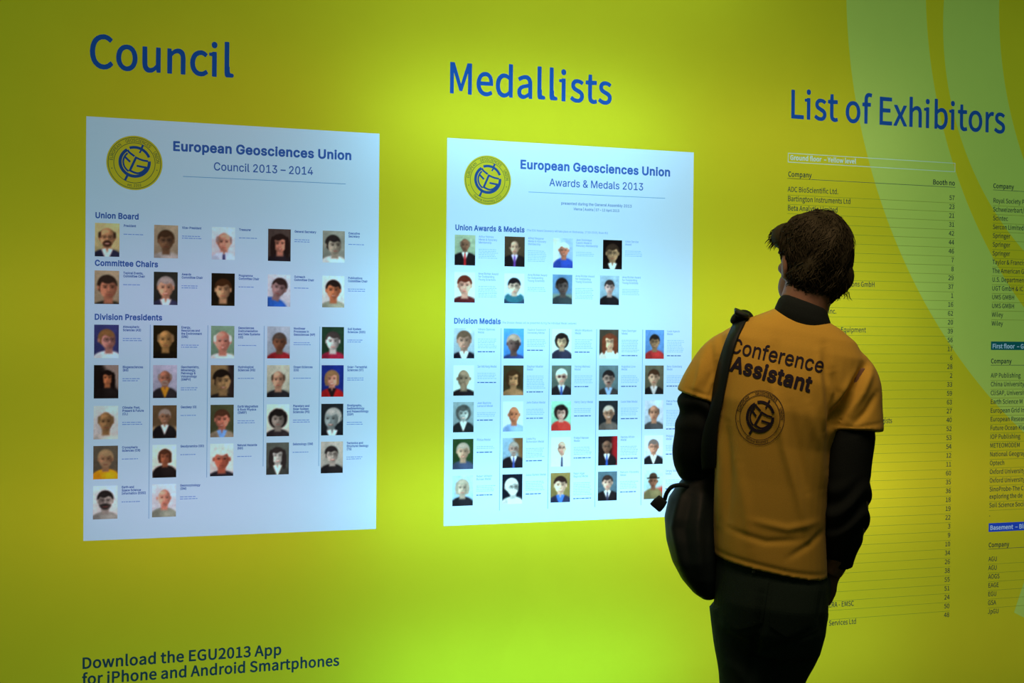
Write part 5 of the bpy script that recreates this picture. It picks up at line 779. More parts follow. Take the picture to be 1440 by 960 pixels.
MEDAL = [
 K('b', (122, 152, 132), (112, 86, 70), (98, 90, 82), BK, 'grey hair, black suit and red tie', '', s=.72, y=.5, col=W_, tie=(150, 30, 36), w=1.25),
 K('b', (54, 48, 38), (192, 166, 146), (50, 42, 36), BK, 'balding with a violet tie', 'w', s=.74, y=.42, col=(190, 190, 235), tie=(80, 50, 140), w=1.25),
 K('s', (128, 170, 216), (172, 112, 92), (215, 220, 220), (34, 60, 152), 'white hair and blue polo shirt', 'w', s=.80, y=.3, x=.08, bg2=(190, 205, 200), n=3.14),
 K('s', (14, 10, 10), (150, 128, 98), (40, 32, 26), (18, 15, 16), 'short dark hair, glasses and white collar', 'o', s=1.02, y=.15, col=W_),
 K('s', (190, 216, 216), (206, 162, 146), (72, 32, 24), (60, 24, 28), 'auburn hair, plain face', '', s=1.05, y=.2),
 K('s', (168, 208, 236), (200, 186, 172), (22, 20, 24), (34, 52, 78), 'black hair, glasses and blue scarf', 'oc', s=.92, y=.2, sc=(36, 92, 112)),
 K('s', (70, 112, 152), (76, 70, 70), (26, 22, 22), (38, 48, 54), 'dark silhouette against the light', '', s=.92, y=.3, t=.5, bg2=(95, 120, 110), n=-1.57),
 K('s', (112, 148, 172), (172, 152, 152), (40, 36, 38), (20, 20, 24), 'short hair and black jacket outdoors', '', s=.82, y=.3, fw=.46),
 K('s', (132, 166, 186), (158, 132, 118), (78, 66, 54), (20, 20, 30), 'grey brown hair and dark sweater', 'w', s=1.05, y=.25, col=W_),
 K('s', (60, 130, 212), (92, 76, 76), (140, 132, 122), (34, 52, 110), 'windblown grey hair under blue sky', '', s=1.02, y=.0, l=.9),
 K('c', (204, 240, 245), (192, 172, 142), (26, 22, 22), (36, 40, 62), 'black curls and glasses', 'o', s=.80, y=.25, fw=.52),
 K('l', (48, 48, 42), (212, 182, 152), (92, 50, 34), (200, 205, 205), 'long auburn hair and glasses', 'ow', s=.90, y=.25, x=.08),
 K('s', (70, 120, 182), (132, 112, 86), (28, 26, 24), (132, 40, 42), 'dark hair and red top', 'ow', s=.84, y=.25, fw=.48),
 K('k', (190, 236, 240), (130, 120, 102), (42, 38, 34), (22, 20, 26), 'chin resting on a hand', 'd', s=1.02, y=.2),
 K('2', (46, 42, 28), (162, 128, 92), (48, 34, 22), (120, 96, 70), 'tied back dark hair', '', s=.98, y=.15),
 K('s', (70, 90, 88), (202, 182, 166), (205, 212, 212), (28, 28, 34), 'white hair and sunglasses', 'Ow', s=.86, y=.35, col=(180, 210, 235), tie=(30, 60, 140)),
 K('s', (70, 96, 106), (146, 132, 126), (28, 26, 28), (40, 42, 44), 'dark moustache and glasses', 'mo', s=.92, y=.15, col=(120, 165, 215)),
 K('s', (70, 75, 64), (172, 152, 132), (50, 36, 26), (22, 22, 24), 'brown hair and black sweater', '', s=.90, y=.25, x=-.05, col=(165, 180, 190)),
 K('c', (108, 140, 152), (160, 186, 190), (62, 72, 74), (24, 30, 34), 'curly grey hair, in black and white', 'w', s=.80, y=.35, col=W_, fw=.52),
 K('k', (185, 220, 236), (182, 118, 88), (100, 70, 50), (108, 150, 206), 'bald and smiling in blue', 'w', s=.92, y=.2, x=.1),
 K('c', (118, 190, 170), (202, 172, 162), (30, 24, 24), (165, 50, 46), 'dark curls and red top', 'ow', s=.78, y=.3),
 K('s', (24, 30, 36), (152, 122, 102), (165, 165, 160), (74, 74, 74), 'grey hair and moustache on black', 'mow', s=.86, y=.2, x=.05),
 K('b', (150, 180, 206), (166, 130, 110), (80, 68, 60), (52, 58, 64), 'bald crown, plain dark shirt', '', s=.90, y=.2, fw=.46),
 K('s', (28, 52, 30), (176, 152, 132), (140, 138, 130), (46, 60, 88), 'grey hair and dark blue shirt', 'w', s=.92, y=.25),
 K('s', (110, 150, 180), (152, 132, 126), (130, 132, 130), (24, 22, 28), 'grey beard, suit and blue tie', 'f', s=.74, y=.4, x=.1, col=W_, tie=(50, 70, 150), w=1.25, bg2=(90, 70, 45), n=0.3),
 K('b', (206, 246, 246), (202, 166, 152), (210, 225, 225), (205, 232, 232), 'white hair, white shirt and dark tie', 'o', s=.80, y=.4, x=.12, col=(215, 238, 236), tie=(34, 40, 80)),
 K('b', (24, 19, 20), (112, 86, 72), (78, 72, 66), BK, 'dark suit and blue tie beside red curtain', 'o', s=.74, y=.42, x=-.1, col=W_, tie=(36, 70, 160), bg2=(120, 24, 30), n=0.),
 K('s', (168, 204, 236), (182, 142, 122), (90, 88, 88), (22, 24, 30), 'short grey hair, glasses, white tee shirt', 'ow', s=.84, y=.3, col=W_),
 K('2', (130, 176, 206), (172, 166, 152), (140, 142, 130), (24, 26, 32), 'grey hair and black roll neck', '', s=.90, y=.3, x=-.03),
 K('s', (14, 19, 30), (172, 192, 196), (205, 216, 216), (170, 190, 192), 'white beard, side view in black and white', 'fo', t=.7, s=.96, y=.2, bc=(200, 210, 210)),
 K('s', (104, 98, 60), (216, 190, 170), (36, 26, 24), (30, 36, 60), 'dark hair and toothy smile', 'w', s=.98, y=.25, col=(50, 100, 190)),
 K('s', (60, 86, 102), (192, 166, 152), (42, 34, 32), BK, 'dark suit on a blue ground', '', s=.82, y=.35, col=W_, tie=(40, 44, 70), w=1.2),
 K('h', (130, 176, 186), (112, 82, 66), (52, 42, 34), (90, 92, 66), 'brown wide brimmed hat', '', s=.74, y=.35, bg2=(150, 60, 50), n=-1.3)]
C_ROLES = ['President', 'Vice-President', 'Treasurer', 'General Secretary', 'Executive\nSecretary', 'Topical Events,\nCommittee Chair', 'Awards\nCommittee Chair', 'Programme\nCommittee Chair', 'Outreach\nCommittee Chair', 'Publications\nCommittee Chair',
 'Atmospheric\nSciences (AS)', 'Energy,\nResources and\nthe Environment\n(ERE)', 'Geosciences\nInstrumentation\nand Data Systems\n(GI)', 'Nonlinear\nProcesses in\nGeosciences (NP)', 'Soil System\nSciences (SSS)',
 'Biogeosciences\n(BG)', 'Geochemistry,\nMineralogy,\nPetrology &\nVolcanology\n(GMPV)', 'Hydrological\nSciences (HS)', 'Ocean Sciences\n(OS)', 'Solar-Terrestrial\nSciences (ST)',
 'Climate: Past,\nPresent & Future\n(CL)', 'Geodesy (G)', 'Earth Magnetism\n& Rock Physics\n(EMRP)', 'Planetary and\nSolar System\nSciences (PS)', 'Stratigraphy,\nSedimentology\nand Palaeontology\n(SSP)',
 'Cryospheric\nSciences (CR)', 'Geodynamics (GD)', 'Natural Hazards\n(NH)', 'Seismology (SM)', 'Tectonics and\nStructural Geology\n(TS)', 'Earth and\nSpace Science\nInformatics (ESSI)', 'Geomorphology\n(GM)']
ARA = 'Arne Richter Award\nfor Outstanding\nYoung Scientists'
M_ROLES = ['Arthur Holmes\nMedal & Honorary\nMembership', 'Alfred Wegener\nMedal & Honorary\nMembership', 'Jean Dominique\nCassini Medal &\nHonorary Membership', 'Union Service\nAward', ARA, ARA, ARA, ARA,
 'Vilhelm Bjerknes\nMedal', 'Vladimir Ivanovich\nVernadsky Medal', 'Milutin Milankovic\nMedal', 'Hans Oeschger\nMedal', 'Louis Agassiz\nMedal', 'Ian McHarg Medal', 'Stephan Mueller\nMedal', 'Vening Meinesz\nMedal', 'Augustus Love\nMedal', 'Beno Gutenberg\nMedal',
 'Jean Baptiste\nLamarck Medal', 'John Dalton Medal', 'Henry Darcy Medal', 'Louis Néel Medal', 'Petrus Peregrinus\nMedal', 'Plinius Medal', 'Lewis Fry\nRichardson Medal', 'Fridtjof Nansen\nMedal', 'Hannes Alfvén\nMedal', 'Philippe Duchaufour\nMedal',
 'Robert Wilhelm\nBunsen Medal', 'Julius Bartels Medal', 'Ralph Alger\nBagnold Medal', 'Runcorn-Florensky\nMedal', 'Sergey Soloviev\nMedal']
M_BODY = [7, 8, 4, 5, 8, 4, 8, 5, 7, 6, 7, 9, 9, 5, 9, 6, 6, 6, 4, 5, 4, 6, 11, 3, 7, 6, 7, 5, 5, 7, 9, 6, 5]

def poster(px, lab, bottom, z_embl, x_embl):
    z0 = PT - PH
    root = empty('poster', (px, 0, z0 + WZ)); tag(root, lab, 'poster', 'white posters set in the glowing wall')
    sheet = Surface(px, z0, px + PW, PT)
    line, logo = emblem_shapes(bottom)
    scaled(line, .0768, x_embl, z_embl); scaled(logo, .0768, x_embl, z_embl)
    disc = np.array(arc(x_embl, z_embl, .0768, 0, 360, 96)[:-1]); sheet.hole([disc])
    v, f = fill([disc] + line.L + logo.L, 'none')
    c = v[f].mean(1); k = inside(c, [disc]) & ~inside(c, line.L) & ~inside(c, logo.L, 'any')
    F = Flat(); F.add(v, f[k])
    e = F.build('emblem', [M_embl], root, x0=px, z0=z0); e['label'] = 'round yellow emblem'
    F = Flat(); F.add(v, f[~k & inside(c, line.L) & ~inside(c, logo.L, 'any')]); F.build('emblem_lettering', [M_emline], e, x0=px, z0=z0)
    F = Flat(); F.add(v, f[inside(c, logo.L, 'any')]); F.build('emblem_logo', [M_emblue], e, x0=px, z0=z0)
    def txt(name, font, s, x, z, cap, sx, m=M_title):
        F = Flat(); F.text(font, s, x, z, cap, sx); F.cut(sheet); F.build(name, [m], root, x0=px, z0=z0)
    def rule(name, a, b, c, d, m=M_rule):
        F = Flat(); F.rect(a, b, c, d); sheet.hole(F.L); F.build(name, [m], root, x0=px, z0=z0)
    return root, z0, txt, rule, sheet
rng = np.random.default_rng(7)
# --- left poster
root, z0, txt, rule, sheet = poster(P1X, 'left white poster headed European Geosciences Union Council 2013 – 2014', 'est. 2002', 1.9612, 0.1311)
txt('title', 'arial_bold', 'European Geosciences Union', .2350, 2.0023, .0255, 1.011)
txt('subtitle', 'arial', 'Council 2013 – 2014', .3506, 1.9515, .0227, .915)
rule('title_rule', .265, 1.9286, .739, 1.9304)
for s, z in (('Union Board', 1.8021), ('Committee Chairs', 1.6684), ('Division Presidents', 1.5170)): txt('section_heading', 'arial_bold', s, .0250, z, .0155, .908)
ROWZ = [1.7884, 1.6550, 1.5028, 1.3892, 1.2744, 1.1618, 1.0493]; COLX = [.0251, .1862, .3477, .5096, .6712]
for i, sp in enumerate(COUNCIL):
    r, c = divmod(i, 5); x, z = COLX[c], ROWZ[r]
    portrait(root, sp, rng, x, z, rx=P1X, rz=z0); sheet.hole([rect(x, z - .0940, x + .0665, z)])
    F = Flat(); tx, tz = x + .0775, z - .0085
    for ln in C_ROLES[i].split('\n'): F.text('arial_bold', ln, tx, tz, .0062, .83, 0); tz -= .0089
    tz -= .0048
    faux(F, rng, tx, tz, rng.uniform(.042, .055), .0048, .008, 1, rng.uniform(.040, .052), 0, .8); tz -= .0085
    faux(F, rng, tx, tz, rng.uniform(.045, .06), .0030, .0058, rng.integers(2, 4), .018, 1, .75)
    F.cut(sheet, .0008); F.build('caption', [M_title, M_mid], root, x0=P1X, z0=z0)
for x, zb in ((.1775, .952), (.3386, 1.065), (.5005, 1.093), (.6650, 1.090)): rule('column_rule', x - .0007, zb, x + .0007, 1.504, M_rule)
sheet.build('sheet', [M_poster], root, P1X, z0)
# --- middle poster
root, z0, txt, rule, sheet = poster(P2X, 'middle white poster headed European Geosciences Union Awards & Medals 2013', 'General Assembly 2013', 1.9612, 1.1853)
txt('title', 'arial_bold', 'European Geosciences Union', 1.2905, 2.0034, .0258, .997)
txt('subtitle', 'arial', 'Awards & Medals 2013', 1.3894, 1.9532, .0230, .926)
rule('title_rule', 1.3204, 1.9302, 1.793, 1.9320)
txt('dateline', 'arial', 'presented during the General Assembly 2013', 1.4303, 1.8965, .0086, .95, M_title)
txt('dateline', 'arial', 'Vienna | Austria | 07 – 12 April 2013', 1.4726, 1.8803, .0078, .85, M_title)
txt('section_heading', 'arial_bold', 'Union Awards & Medals', 1.0810, 1.8046, .0158, .885)
txt('section_note', 'arial', '(The EGU Award Ceremony will take place on Wednesday, 17:30–20:00, Room R1)', 1.3149, 1.8085, .0062, .82, M_mid)
txt('section_heading', 'arial_bold', 'Division Medals', 1.0799, 1.5176, .0162, .868)
txt('section_note', 'arial', '(The Division Medals will be presented during the individual Medal Lectures)', 1.2353, 1.5189, .0062, .81, M_mid)
MX = [1.0806, 1.2430, 1.4044, 1.5665, 1.7280]; MZ = [1.5036, 1.3888, 1.2760, 1.1622, 1.0492]
for i, sp in enumerate(MEDAL):
    if i < 4: x, z = (MX[0], MX[1], 1.4051, 1.5756)[i], 1.7900
    elif i < 8: x, z = MX[i - 4], 1.6754
    else: r, c = divmod(i - 8, 5); x, z = MX[c], MZ[r]
    portrait(root, sp, rng, x, z, rx=P2X, rz=z0, h=.0932); sheet.hole([rect(x, z - .0932, x + .0665, z)])
    F = Flat(); tx, tz = x + .0775, z - .0065
    for ln in M_ROLES[i].split('\n'): F.text('arial', ln, tx, tz, .0064, .80, 0); tz -= .0090
    tz -= .0030
    faux(F, rng, tx, tz, .05, .0050, .008, 1, rng.uniform(.038, .052), 1, .85); tz -= .0072
    tz = faux(F, rng, tx, tz, .064, .0026, .0053, M_BODY[i], .03, 2, .7)
    tz -= .0022
    if i != 3: faux(F, rng, tx, tz, .062, .0040, .0066, 2 if i >= 8 else 1, .042 if i >= 8 else .054, 1, .75)
    F.cut(sheet, .0008); F.build('caption', [M_mid, M_title, M_faint], root, x0=P2X, z0=z0)
for x in (1.2342, 1.3954, 1.5567, 1.7181): rule('column_rule', x - .0008, .937, x + .0008, 1.5045, M_rule)
sheet.build('sheet', [M_poster], root, P2X, z0)

# ------------------------------------------------------------------ the visitor, seen from behind
M_shirt = cloth('orange_cotton', (0.72, 0.50, 0.075), .9, 420, .25, .10, .1)
M_dark = cloth('black_jersey', (0.010, 0.018, 0.020), .95, 300, .4, .3)
M_jeans = cloth('dark_denim', (0.024, 0.052, 0.046), .9, 700, .5, .5)
M_bag = cloth('black_nylon', (0.012, 0.024, 0.028), .55, 600, .2, .2)
M_skin = cloth('skin', (0.31, 0.19, 0.14), .55, 120, .05, .08)
M_hair = cloth('dark_brown_hair', (0.036, 0.036, 0.020), .7, 160, .6, .5)
M_shoe = cloth('black_leather', (0.02, 0.02, 0.02), .45, 200, .1, .2)
M_print = mat('navy_print', plain((0.028, 0.026, 0.055), .8))
M_eye = mat('eye_white', plain((0.7, 0.7, 0.68), .3)); M_metal = mat('dull_metal', plain((0.18, 0.17, 0.14), .4))
PROOT = Vector((1.595, -1.065, 0.0)); PYAW = -0.5406
SX, SZ = 0.00171, 0.001744
def P(px, py, d=0.0):      # traced outline (photo units) -> metres in the visitor's own frame, d = away from the viewer
    k = 1 + d / 3.37
    return Vector(((px - 1100) * SX * k, d, 1.55 - (py - 463.5) * SZ * k))
def ring(c, a, b, n, ex=2.0):
    out = []
    for i in range(n):
        t = 2 * math.pi * i / n; ct, st = math.cos(t), math.sin(t)
        out.append(c + a * (math.copysign(abs(ct) ** (2 / ex), ct)) + b * (math.copysign(abs(st) ** (2 / ex), st)))
    return out
class Solid:
    def __init__(s): s.bm = bmesh.new()
    def loft(s, rings):
        vs_ = [[s.bm.verts.new(p) for p in r] for r in rings]; n = len(rings[0])
        for a, b in zip(vs_, vs_[1:]):
            for i in range(n): s.bm.faces.new((a[i], a[(i + 1) % n], b[(i + 1) % n], b[i]))
        s.bm.faces.new(vs_[0][::-1]); s.bm.faces.new(vs_[-1])
    def tube(s, pts, n=20, sub=6, flat=1.0):
        """pts: (Vector, radius); smooth tapering limb"""
        q = []
        for i in range(len(pts) - 1):
            p0 = pts[max(i - 1, 0)]; p1 = pts[i]; p2 = pts[i + 1]; p3 = pts[min(i + 2, len(pts) - 1)]
            for k in range(sub):
                t = k / sub
                f = lambda a, b, c, d: .5 * (2 * b + (c - a) * t + (2 * a - 5 * b + 4 * c - d) * t * t + (3 * b - a - 3 * c + d) * t ** 3)
                q.append((f(p0[0], p1[0], p2[0], p3[0]), f(p0[1], p1[1], p2[1], p3[1])))
        q.append(pts[-1])
        rs = []; up = Vector((0, 1, 0))
        for i, (p, r) in enumerate(q):
            d = (q[min(i + 1, len(q) - 1)][0] - q[max(i - 1, 0)][0]).normalized()
            a = d.cross(up)
            if a.length < .2: a = d.cross(Vector((1, 0, 0)))
            a.normalize(); b = d.cross(a).normalized(); up = a.cross(d) if a.cross(d).length > .2 else up
            rs.append(ring(p, a * r, b * r * flat, n))
        s.loft(rs)
    def ell(s, c, r, rot=None):
        m = Matrix.Translation(c) @ (rot.to_4x4() if rot else Matrix()) @ Matrix.Diagonal((r[0], r[1], r[2], 1))
        bmesh.ops.create_icosphere(s.bm, subdivisions=4, radius=1.0, matrix=m)
    def remesh(s, name, voxel, smooth, mats, parent, iters=6):
        bmesh.ops.recalc_face_normals(s.bm, faces=s.bm.faces)
        me = bpy.data.meshes.new(name); s.bm.to_mesh(me); s.bm.free()
        o = new_obj(name, me, None)
        m = o.modifiers.new('r', 'REMESH'); m.mode = 'VOXEL'; m.voxel_size = voxel
        m2 = o.modifiers.new('s', 'SMOOTH'); m2.factor = smooth; m2.iterations = iters
        dg = bpy.context.evaluated_depsgraph_get()
        me2 = bpy.data.meshes.new_from_object(o.evaluated_get(dg)); o.modifiers.clear(); o.data = me2; me2.name = name
        bpy.data.meshes.remove(me)
        me2.materials.clear()
        for m_ in mats: me2.materials.append(m_)
        me2.polygons.foreach_set('use_smooth', [True] * len(me2.polygons))
        o.parent = parent; return o
def verts_of(o):
    a = np.zeros(len(o.data.vertices) * 3); o.data.vertices.foreach_get('co', a); a = a.reshape(-1, 3)
    n = np.zeros(len(o.data.vertices) * 3); o.data.vertices.foreach_get('normal', n); return a, n.reshape(-1, 3)
def set_verts(o, a): o.data.vertices.foreach_set('co', a.ravel()); o.data.update()
def folds(o, segs, gain=1.0):
    """cloth folds: ridges (+) and valleys (-) along short polylines on the side facing the viewer"""
    v, n = verts_of(o); d = np.zeros(len(v))
    for pts, amp, wid in segs:
        q = np.array([P(*p)[:] for p in pts])[:, [0, 2]]
        best = np.full(len(v), 9.0); along = np.zeros(len(v)); tot = len(q) - 1
        for i in range(tot):
            e = q[i + 1] - q[i]; l2 = (e ** 2).sum(); w = v[:, [0, 2]] - q[i]
            t = np.clip((w @ e) / l2, 0, 1); ds = np.linalg.norm(w - t[:, None] * e, axis=1)
            m = ds < best; best[m] = ds[m]; along[m] = (i + t[m]) / tot
        d += amp * gain * np.exp(-(best / wid) ** 2) * np.sin(np.clip(along, .02, .98) * math.pi) ** .5
    face = np.clip(-n[:, 1] * 1.5 + .2, 0, 1)
    set_verts(o, v + n * (d * face)[:, None])
def ripple(o, amp, fn):
    v, n = verts_of(o); set_verts(o, v + n * (amp * fn(v))[:, None])

# ---- body: one continuous surface (head, neck, trunk, arms, hands, legs)
HD = R_(26); HC = P(1141, 362, 0.02)
HR = Matrix.Rotation(HD, 3, 'Z')         # head turned to the left
def H(x, y, z): return HC + HR @ Vector((x, y, z))
B = Solid()
B.ell(H(0, -.006, .022), (.074, .093, .088), HR)
B.ell(H(0, .026, -.034), (.060, .066, .086), HR)
B.ell(H(0, .062, -.098), (.030, .026, .024), HR)      # chin
for s in (-1, 1):
    B.ell(H(s * .034, .050, -.065), (.030, .034, .040), HR)     # jaw
    B.ell(H(s * .038, .064, -.018), (.022, .022, .018), HR)     # cheekbone
    B.ell(H(s * .033, .080, .022), (.024, .010, .008), HR)      # brow
    B.ell(H(s * .076, -.004, -.012), (.009, .020, .032), HR @ Matrix.Rotation(R_(s * 18), 3, 'Z'))  # ear
    B.ell(H(s * .073, .004, -.036), (.008, .012, .013), HR)
B.tube([(H(0, .085, .018), .008), (H(0, .096, -.008), .011), (H(0, .108, -.030), .013)], 12)   # nose
for s in (-1, 1): B.ell(H(s * .011, .096, -.033), (.009, .011, .008), HR)
B.ell(H(0, .088, -.058), (.024, .010, .007), HR); B.ell(H(0, .087, -.070), (.021, .010, .007), HR)  # lips
B.tube([(H(0, -.020, -.03), .062), (P(1130, 425, 0), .060), (P(1124, 462, -.005), .066)], 24)
trunk = [((1097, 462), (1165, 476), .07), ((1045, 470), (1200, 498), .085), ((1022, 520), (1190, 552), .10), ((1022, 600), (1160, 625), .10),
         ((1026, 700), (1150, 720), .095), ((1022, 775), (1152, 792), .10), ((1026, 840), (1150, 855), .10)]
def slab(l, r, b, n=36, ex=2.3, dc=0.0):
    L_, R2 = P(*l, dc), P(*r, dc); return ring((L_ + R2) / 2, (R2 - L_) / 2, Vector((0, b, 0)), n, ex)
B.loft([slab(*t_) for t_ in trunk])
def hand(S, wrist, fwd, palm_n, side, curl):
    """palm, four unequal fingers and a thumb from the side of the palm"""
    fwd, pn = fwd.normalized(), palm_n.normalized(); sd = fwd.cross(pn).normalized() * side
    c = wrist + fwd * .05
    S.tube([(wrist - fwd * .02, .026), (wrist + fwd * .02, .028), (c, .036), (c + fwd * .035, .036)], 16, flat=.45)
    for i, (ln, r) in enumerate(((.072, .0088), (.080, .0090), (.074, .0086), (.058, .0078))):
        b = c + fwd * .036 + sd * (.029 - .0195 * i); a = curl
        p1 = b + (fwd * math.cos(a * .4) + pn * math.sin(a * .4)) * ln * .45
        p2 = p1 + (fwd * math.cos(a) + pn * math.sin(a)) * ln * .32
        p3 = p2 + (fwd * math.cos(a * 1.6) + pn * math.sin(a * 1.6)) * ln * .26
        S.tube([(b - fwd * .02, r), (b, r * 1.02), (p1, r), (p2, r * .93), (p3, r * .8)], 10, 4)
    t0 = c - fwd * .015 + sd * .03
    t1 = t0 + (sd * .6 + fwd * .7 + pn * .3).normalized() * .036; t2 = t1 + (sd * .15 + fwd * .9 + pn * .5).normalized() * .03
    S.tube([(t0 - sd * .02, .012), (t0, .013), (t1, .011), (t2, .0088)], 10, 4)
# right arm ends in the trouser pocket, left arm is bent in front of the chest
rw, lw = P(1172, 797, .04), P(1045, 612, .235)
B.tube([(P(1196, 515, .0), .052), (P(1199, 600, -.02), .046), (P(1198, 690, -.015), .043), (P(1195, 735, 0), .040), (P(1180, 780, .03), .030), (rw, .028)], 18)
B.tube([(P(1022, 490, .0), .052), (P(990, 570, -.01), .046), (P(975, 645, .02), .042), (P(985, 655, .06), .040), (P(1020, 632, .16), .034), (lw, .027)], 18)
hand(B, rw, P(1146, 850, .07) - rw, Vector((-1, .1, .1)), -1, .5)
hand(B, lw, Vector((.6, .25, .35)), Vector((.2, -.8, .4)), 1, 1.3)
GL = [(P(1052, 850, 0), .072), (P(1052, 930, 0), .056), (P(1054, 1050, .01), .050), (P(1056, 1180, .02), .045), (P(1056, 1290, .02), .036), (P(1056, 1330, .02), .036)]
GR = [(P(1120, 850, .02), .072), (P(1106, 930, .045), .056), (P(1092, 1050, .10), .052), (P(1086, 1180, .09), .045), (P(1084, 1280, .06), .036), (P(1084, 1318, .06), .036)]
B.tube(GL, 20); B.tube(GR, 20)
person = B.remesh('person', .0042, .5, [M_skin], None, 4)
person.location = PROOT; person.rotation_euler = (0, 0, PYAW)
tag(person, 'person in orange Conference Assistant T-shirt seen from behind, reading the wall', 'person')
for s in (-1, 1):
    S = Solid(); S.ell(H(s * .033, .076, .004), (.0125, .0125, .0125), HR); e = S.remesh('eye', .0025, .3, [M_eye], person, 2)

# ---- hair
def hair_r(d):
    """radius factor of the hair mass in head directions, 0 where there is none"""
    x, y, z = d
    lim = .42 - .35 * abs(x)
    if y > .30 and z < .40 - .25 * (1 - abs(x)): return 0
    if y > -.12 and z < -.05 and abs(x) > .2: return 0
    if z < -.90: return 0
    return 1
HCEN = Vector((0, -.014, .022))
def hair_pt(d, k=1.0):
    rx, ry = .083, .101
    rz = .098 if d[2] > 0 else .128
    lump = 1 + .05 * math.sin(5.1 * d[0] + 2) * math.sin(4.3 * d[2] + 1) + .035 * math.sin(9 * d[0] - 6 * d[2] + 3 * d[1])
    return HCEN + Vector((d[0] * rx, d[1] * ry, d[2] * rz)) * (lump * k)
bm = bmesh.new(); bmesh.ops.create_icosphere(bm, subdivisions=5, radius=1.0)
for v in bm.verts:
    d = v.co.normalized(); m_ = hair_r(d)
    v.co = H(*hair_pt(d, 1.0 if m_ else .70))
rr = random.Random(3)
def strand(p0, dirs, r0, seg):
    pts = [p0]
    for d in dirs: pts.append(pts[-1] + d * seg)
    prev = None
    for i, p in enumerate(pts):
        r = r0 * (1 - i / (len(pts) - 1)) ** .7 + .0002
        t = (pts[min(i + 1, len(pts) - 1)] - pts[max(i - 1, 0)]).normalized(); a = t.orthogonal().normalized(); b = t.cross(a)
        cur = [bm.verts.new(p + (a * math.cos(q) + b * math.sin(q)) * r) for q in (0, 2.094, 4.189)]
        if prev:
            for k in range(3): bm.faces.new((prev[k], prev[(k + 1) % 3], cur[(k + 1) % 3], cur[k]))
        prev = cur
cnt = 0
while cnt < 5200:
    d = Vector((rr.gauss(0, 1), rr.gauss(0, 1), rr.gauss(0, 1))).normalized()
    if not hair_r(d): continue
    cnt += 1
    p = hair_pt(d, rr.uniform(.96, 1.015)); nrm = Vector((d[0] / .088, d[1] / .104, d[2] / .105)).normalized()
    whorl = Vector((.1, -.35, .9)).normalized()
    down = (nrm - whorl); down = down - nrm * down.dot(nrm)
    down = down.normalized() if down.length > .05 else nrm.orthogonal()
    side = nrm.cross(down); sw = rr.uniform(-.7, .7); ph = rr.uniform(0, 6.28); n_ = rr.randint(5, 8)
    lift = rr.uniform(.0, .22); dirs = []
    for i in range(n_):
        w = down + side * (sw + .7 * math.sin(ph + i * 1.1)) + nrm * (lift - .10 * i)
        if d[2] < -.35: w += nrm * .25 + Vector((0, -.1, .1))
        dirs.append(HR @ w.normalized())
    strand(H(*p), dirs, rr.uniform(.0009, .0020), rr.uniform(.0045, .0075))
# forelock sticking out over the brow, tufts over the nape on the right
for c, r in ((( -.036, .056, .060), (.046, .040, .036)), ((.022, .066, .060), (.042, .034, .032)), ((.050, -.052, -.040), (.030, .034, .040))):
    bmesh.ops.create_icosphere(bm, subdivisions=3, radius=1.0, matrix=Matrix.Translation(H(*c)) @ HR.to_4x4() @ Matrix.Diagonal((*r, 1)))
for _ in range(220):
    x = rr.uniform(-.075, .06); p0 = H(x, .060 + .02 * (1 - (x / .08) ** 2) + rr.uniform(-.012, .008), .062 + rr.uniform(-.022, .02))
    base = Vector((-.5, .35, -.1 + rr.uniform(-.3, .3))); dirs = [HR @ (base + Vector((rr.uniform(-.25, .25), 0, -.28 * i))).normalized() for i in range(5)]
    strand(p0, dirs, rr.uniform(.0014, .0026), .0052)
for _ in range(70):
    p0 = H(rr.uniform(.015, .062), -.06 + rr.uniform(-.03, .03), -.055 + rr.uniform(-.025, .03))
    base = HR.inverted() @ Vector((.12, -.10, -.9)); dirs = [HR @ (base + Vector((rr.uniform(-.3, .3), rr.uniform(-.2, .2), .16 * i))).normalized() for i in range(5)]
    strand(p0, dirs, rr.uniform(.0012, .0022), .0050)
me = bpy.data.meshes.new('hair'); bm.to_mesh(me); bm.free(); me.materials.append(M_hair)
me.polygons.foreach_set('use_smooth', [True] * len(me.polygons))
tag(new_obj('hair', me, person), 'wavy dark brown hair')

# ---- dark long-sleeved top: stand collar and sleeves
S = Solid()
S.loft([slab((1086, 446), (1170, 470), .082), slab((1088, 430), (1168, 452), .080, dc=-.005), slab((1094, 416), (1164, 440), .075, dc=-.005), slab((1101, 409), (1161, 431), .070, dc=0)])
def sleeve(pts): S.tube([(P(*p), r) for p, r in pts], 24, 8)
sleeve([((1200, 565, -.008), .046), ((1200, 600, -.018), .0535), ((1195, 650, -.02), .053), ((1194, 700, -.02), .051), ((1190, 735, -.005), .050), ((1184, 768, .03), .040), ((1182, 788, .04), .034)])
sleeve([((995, 532, -.006), .046), ((988, 562, -.01), .057), ((980, 610, .0), .056), ((976, 640, .02), .054), ((986, 658, .06), .052), ((1018, 636, .15), .044), ((1036, 620, .20), .036)])
top = S.remesh('long_sleeved_top', .005, .5, [M_dark], person, 4); top['label'] = 'black long-sleeved top with stand collar'
ripple(top, .0042, lambda v: np.where(v[:, 2] < 1.40, np.sin(v[:, 2] * 95 + 4 * np.sin(v[:, 0] * 30 + v[:, 1] * 25)) * np.clip(np.sin(v[:, 2] * 23 + 1) + .6, 0, 1.4), 0))

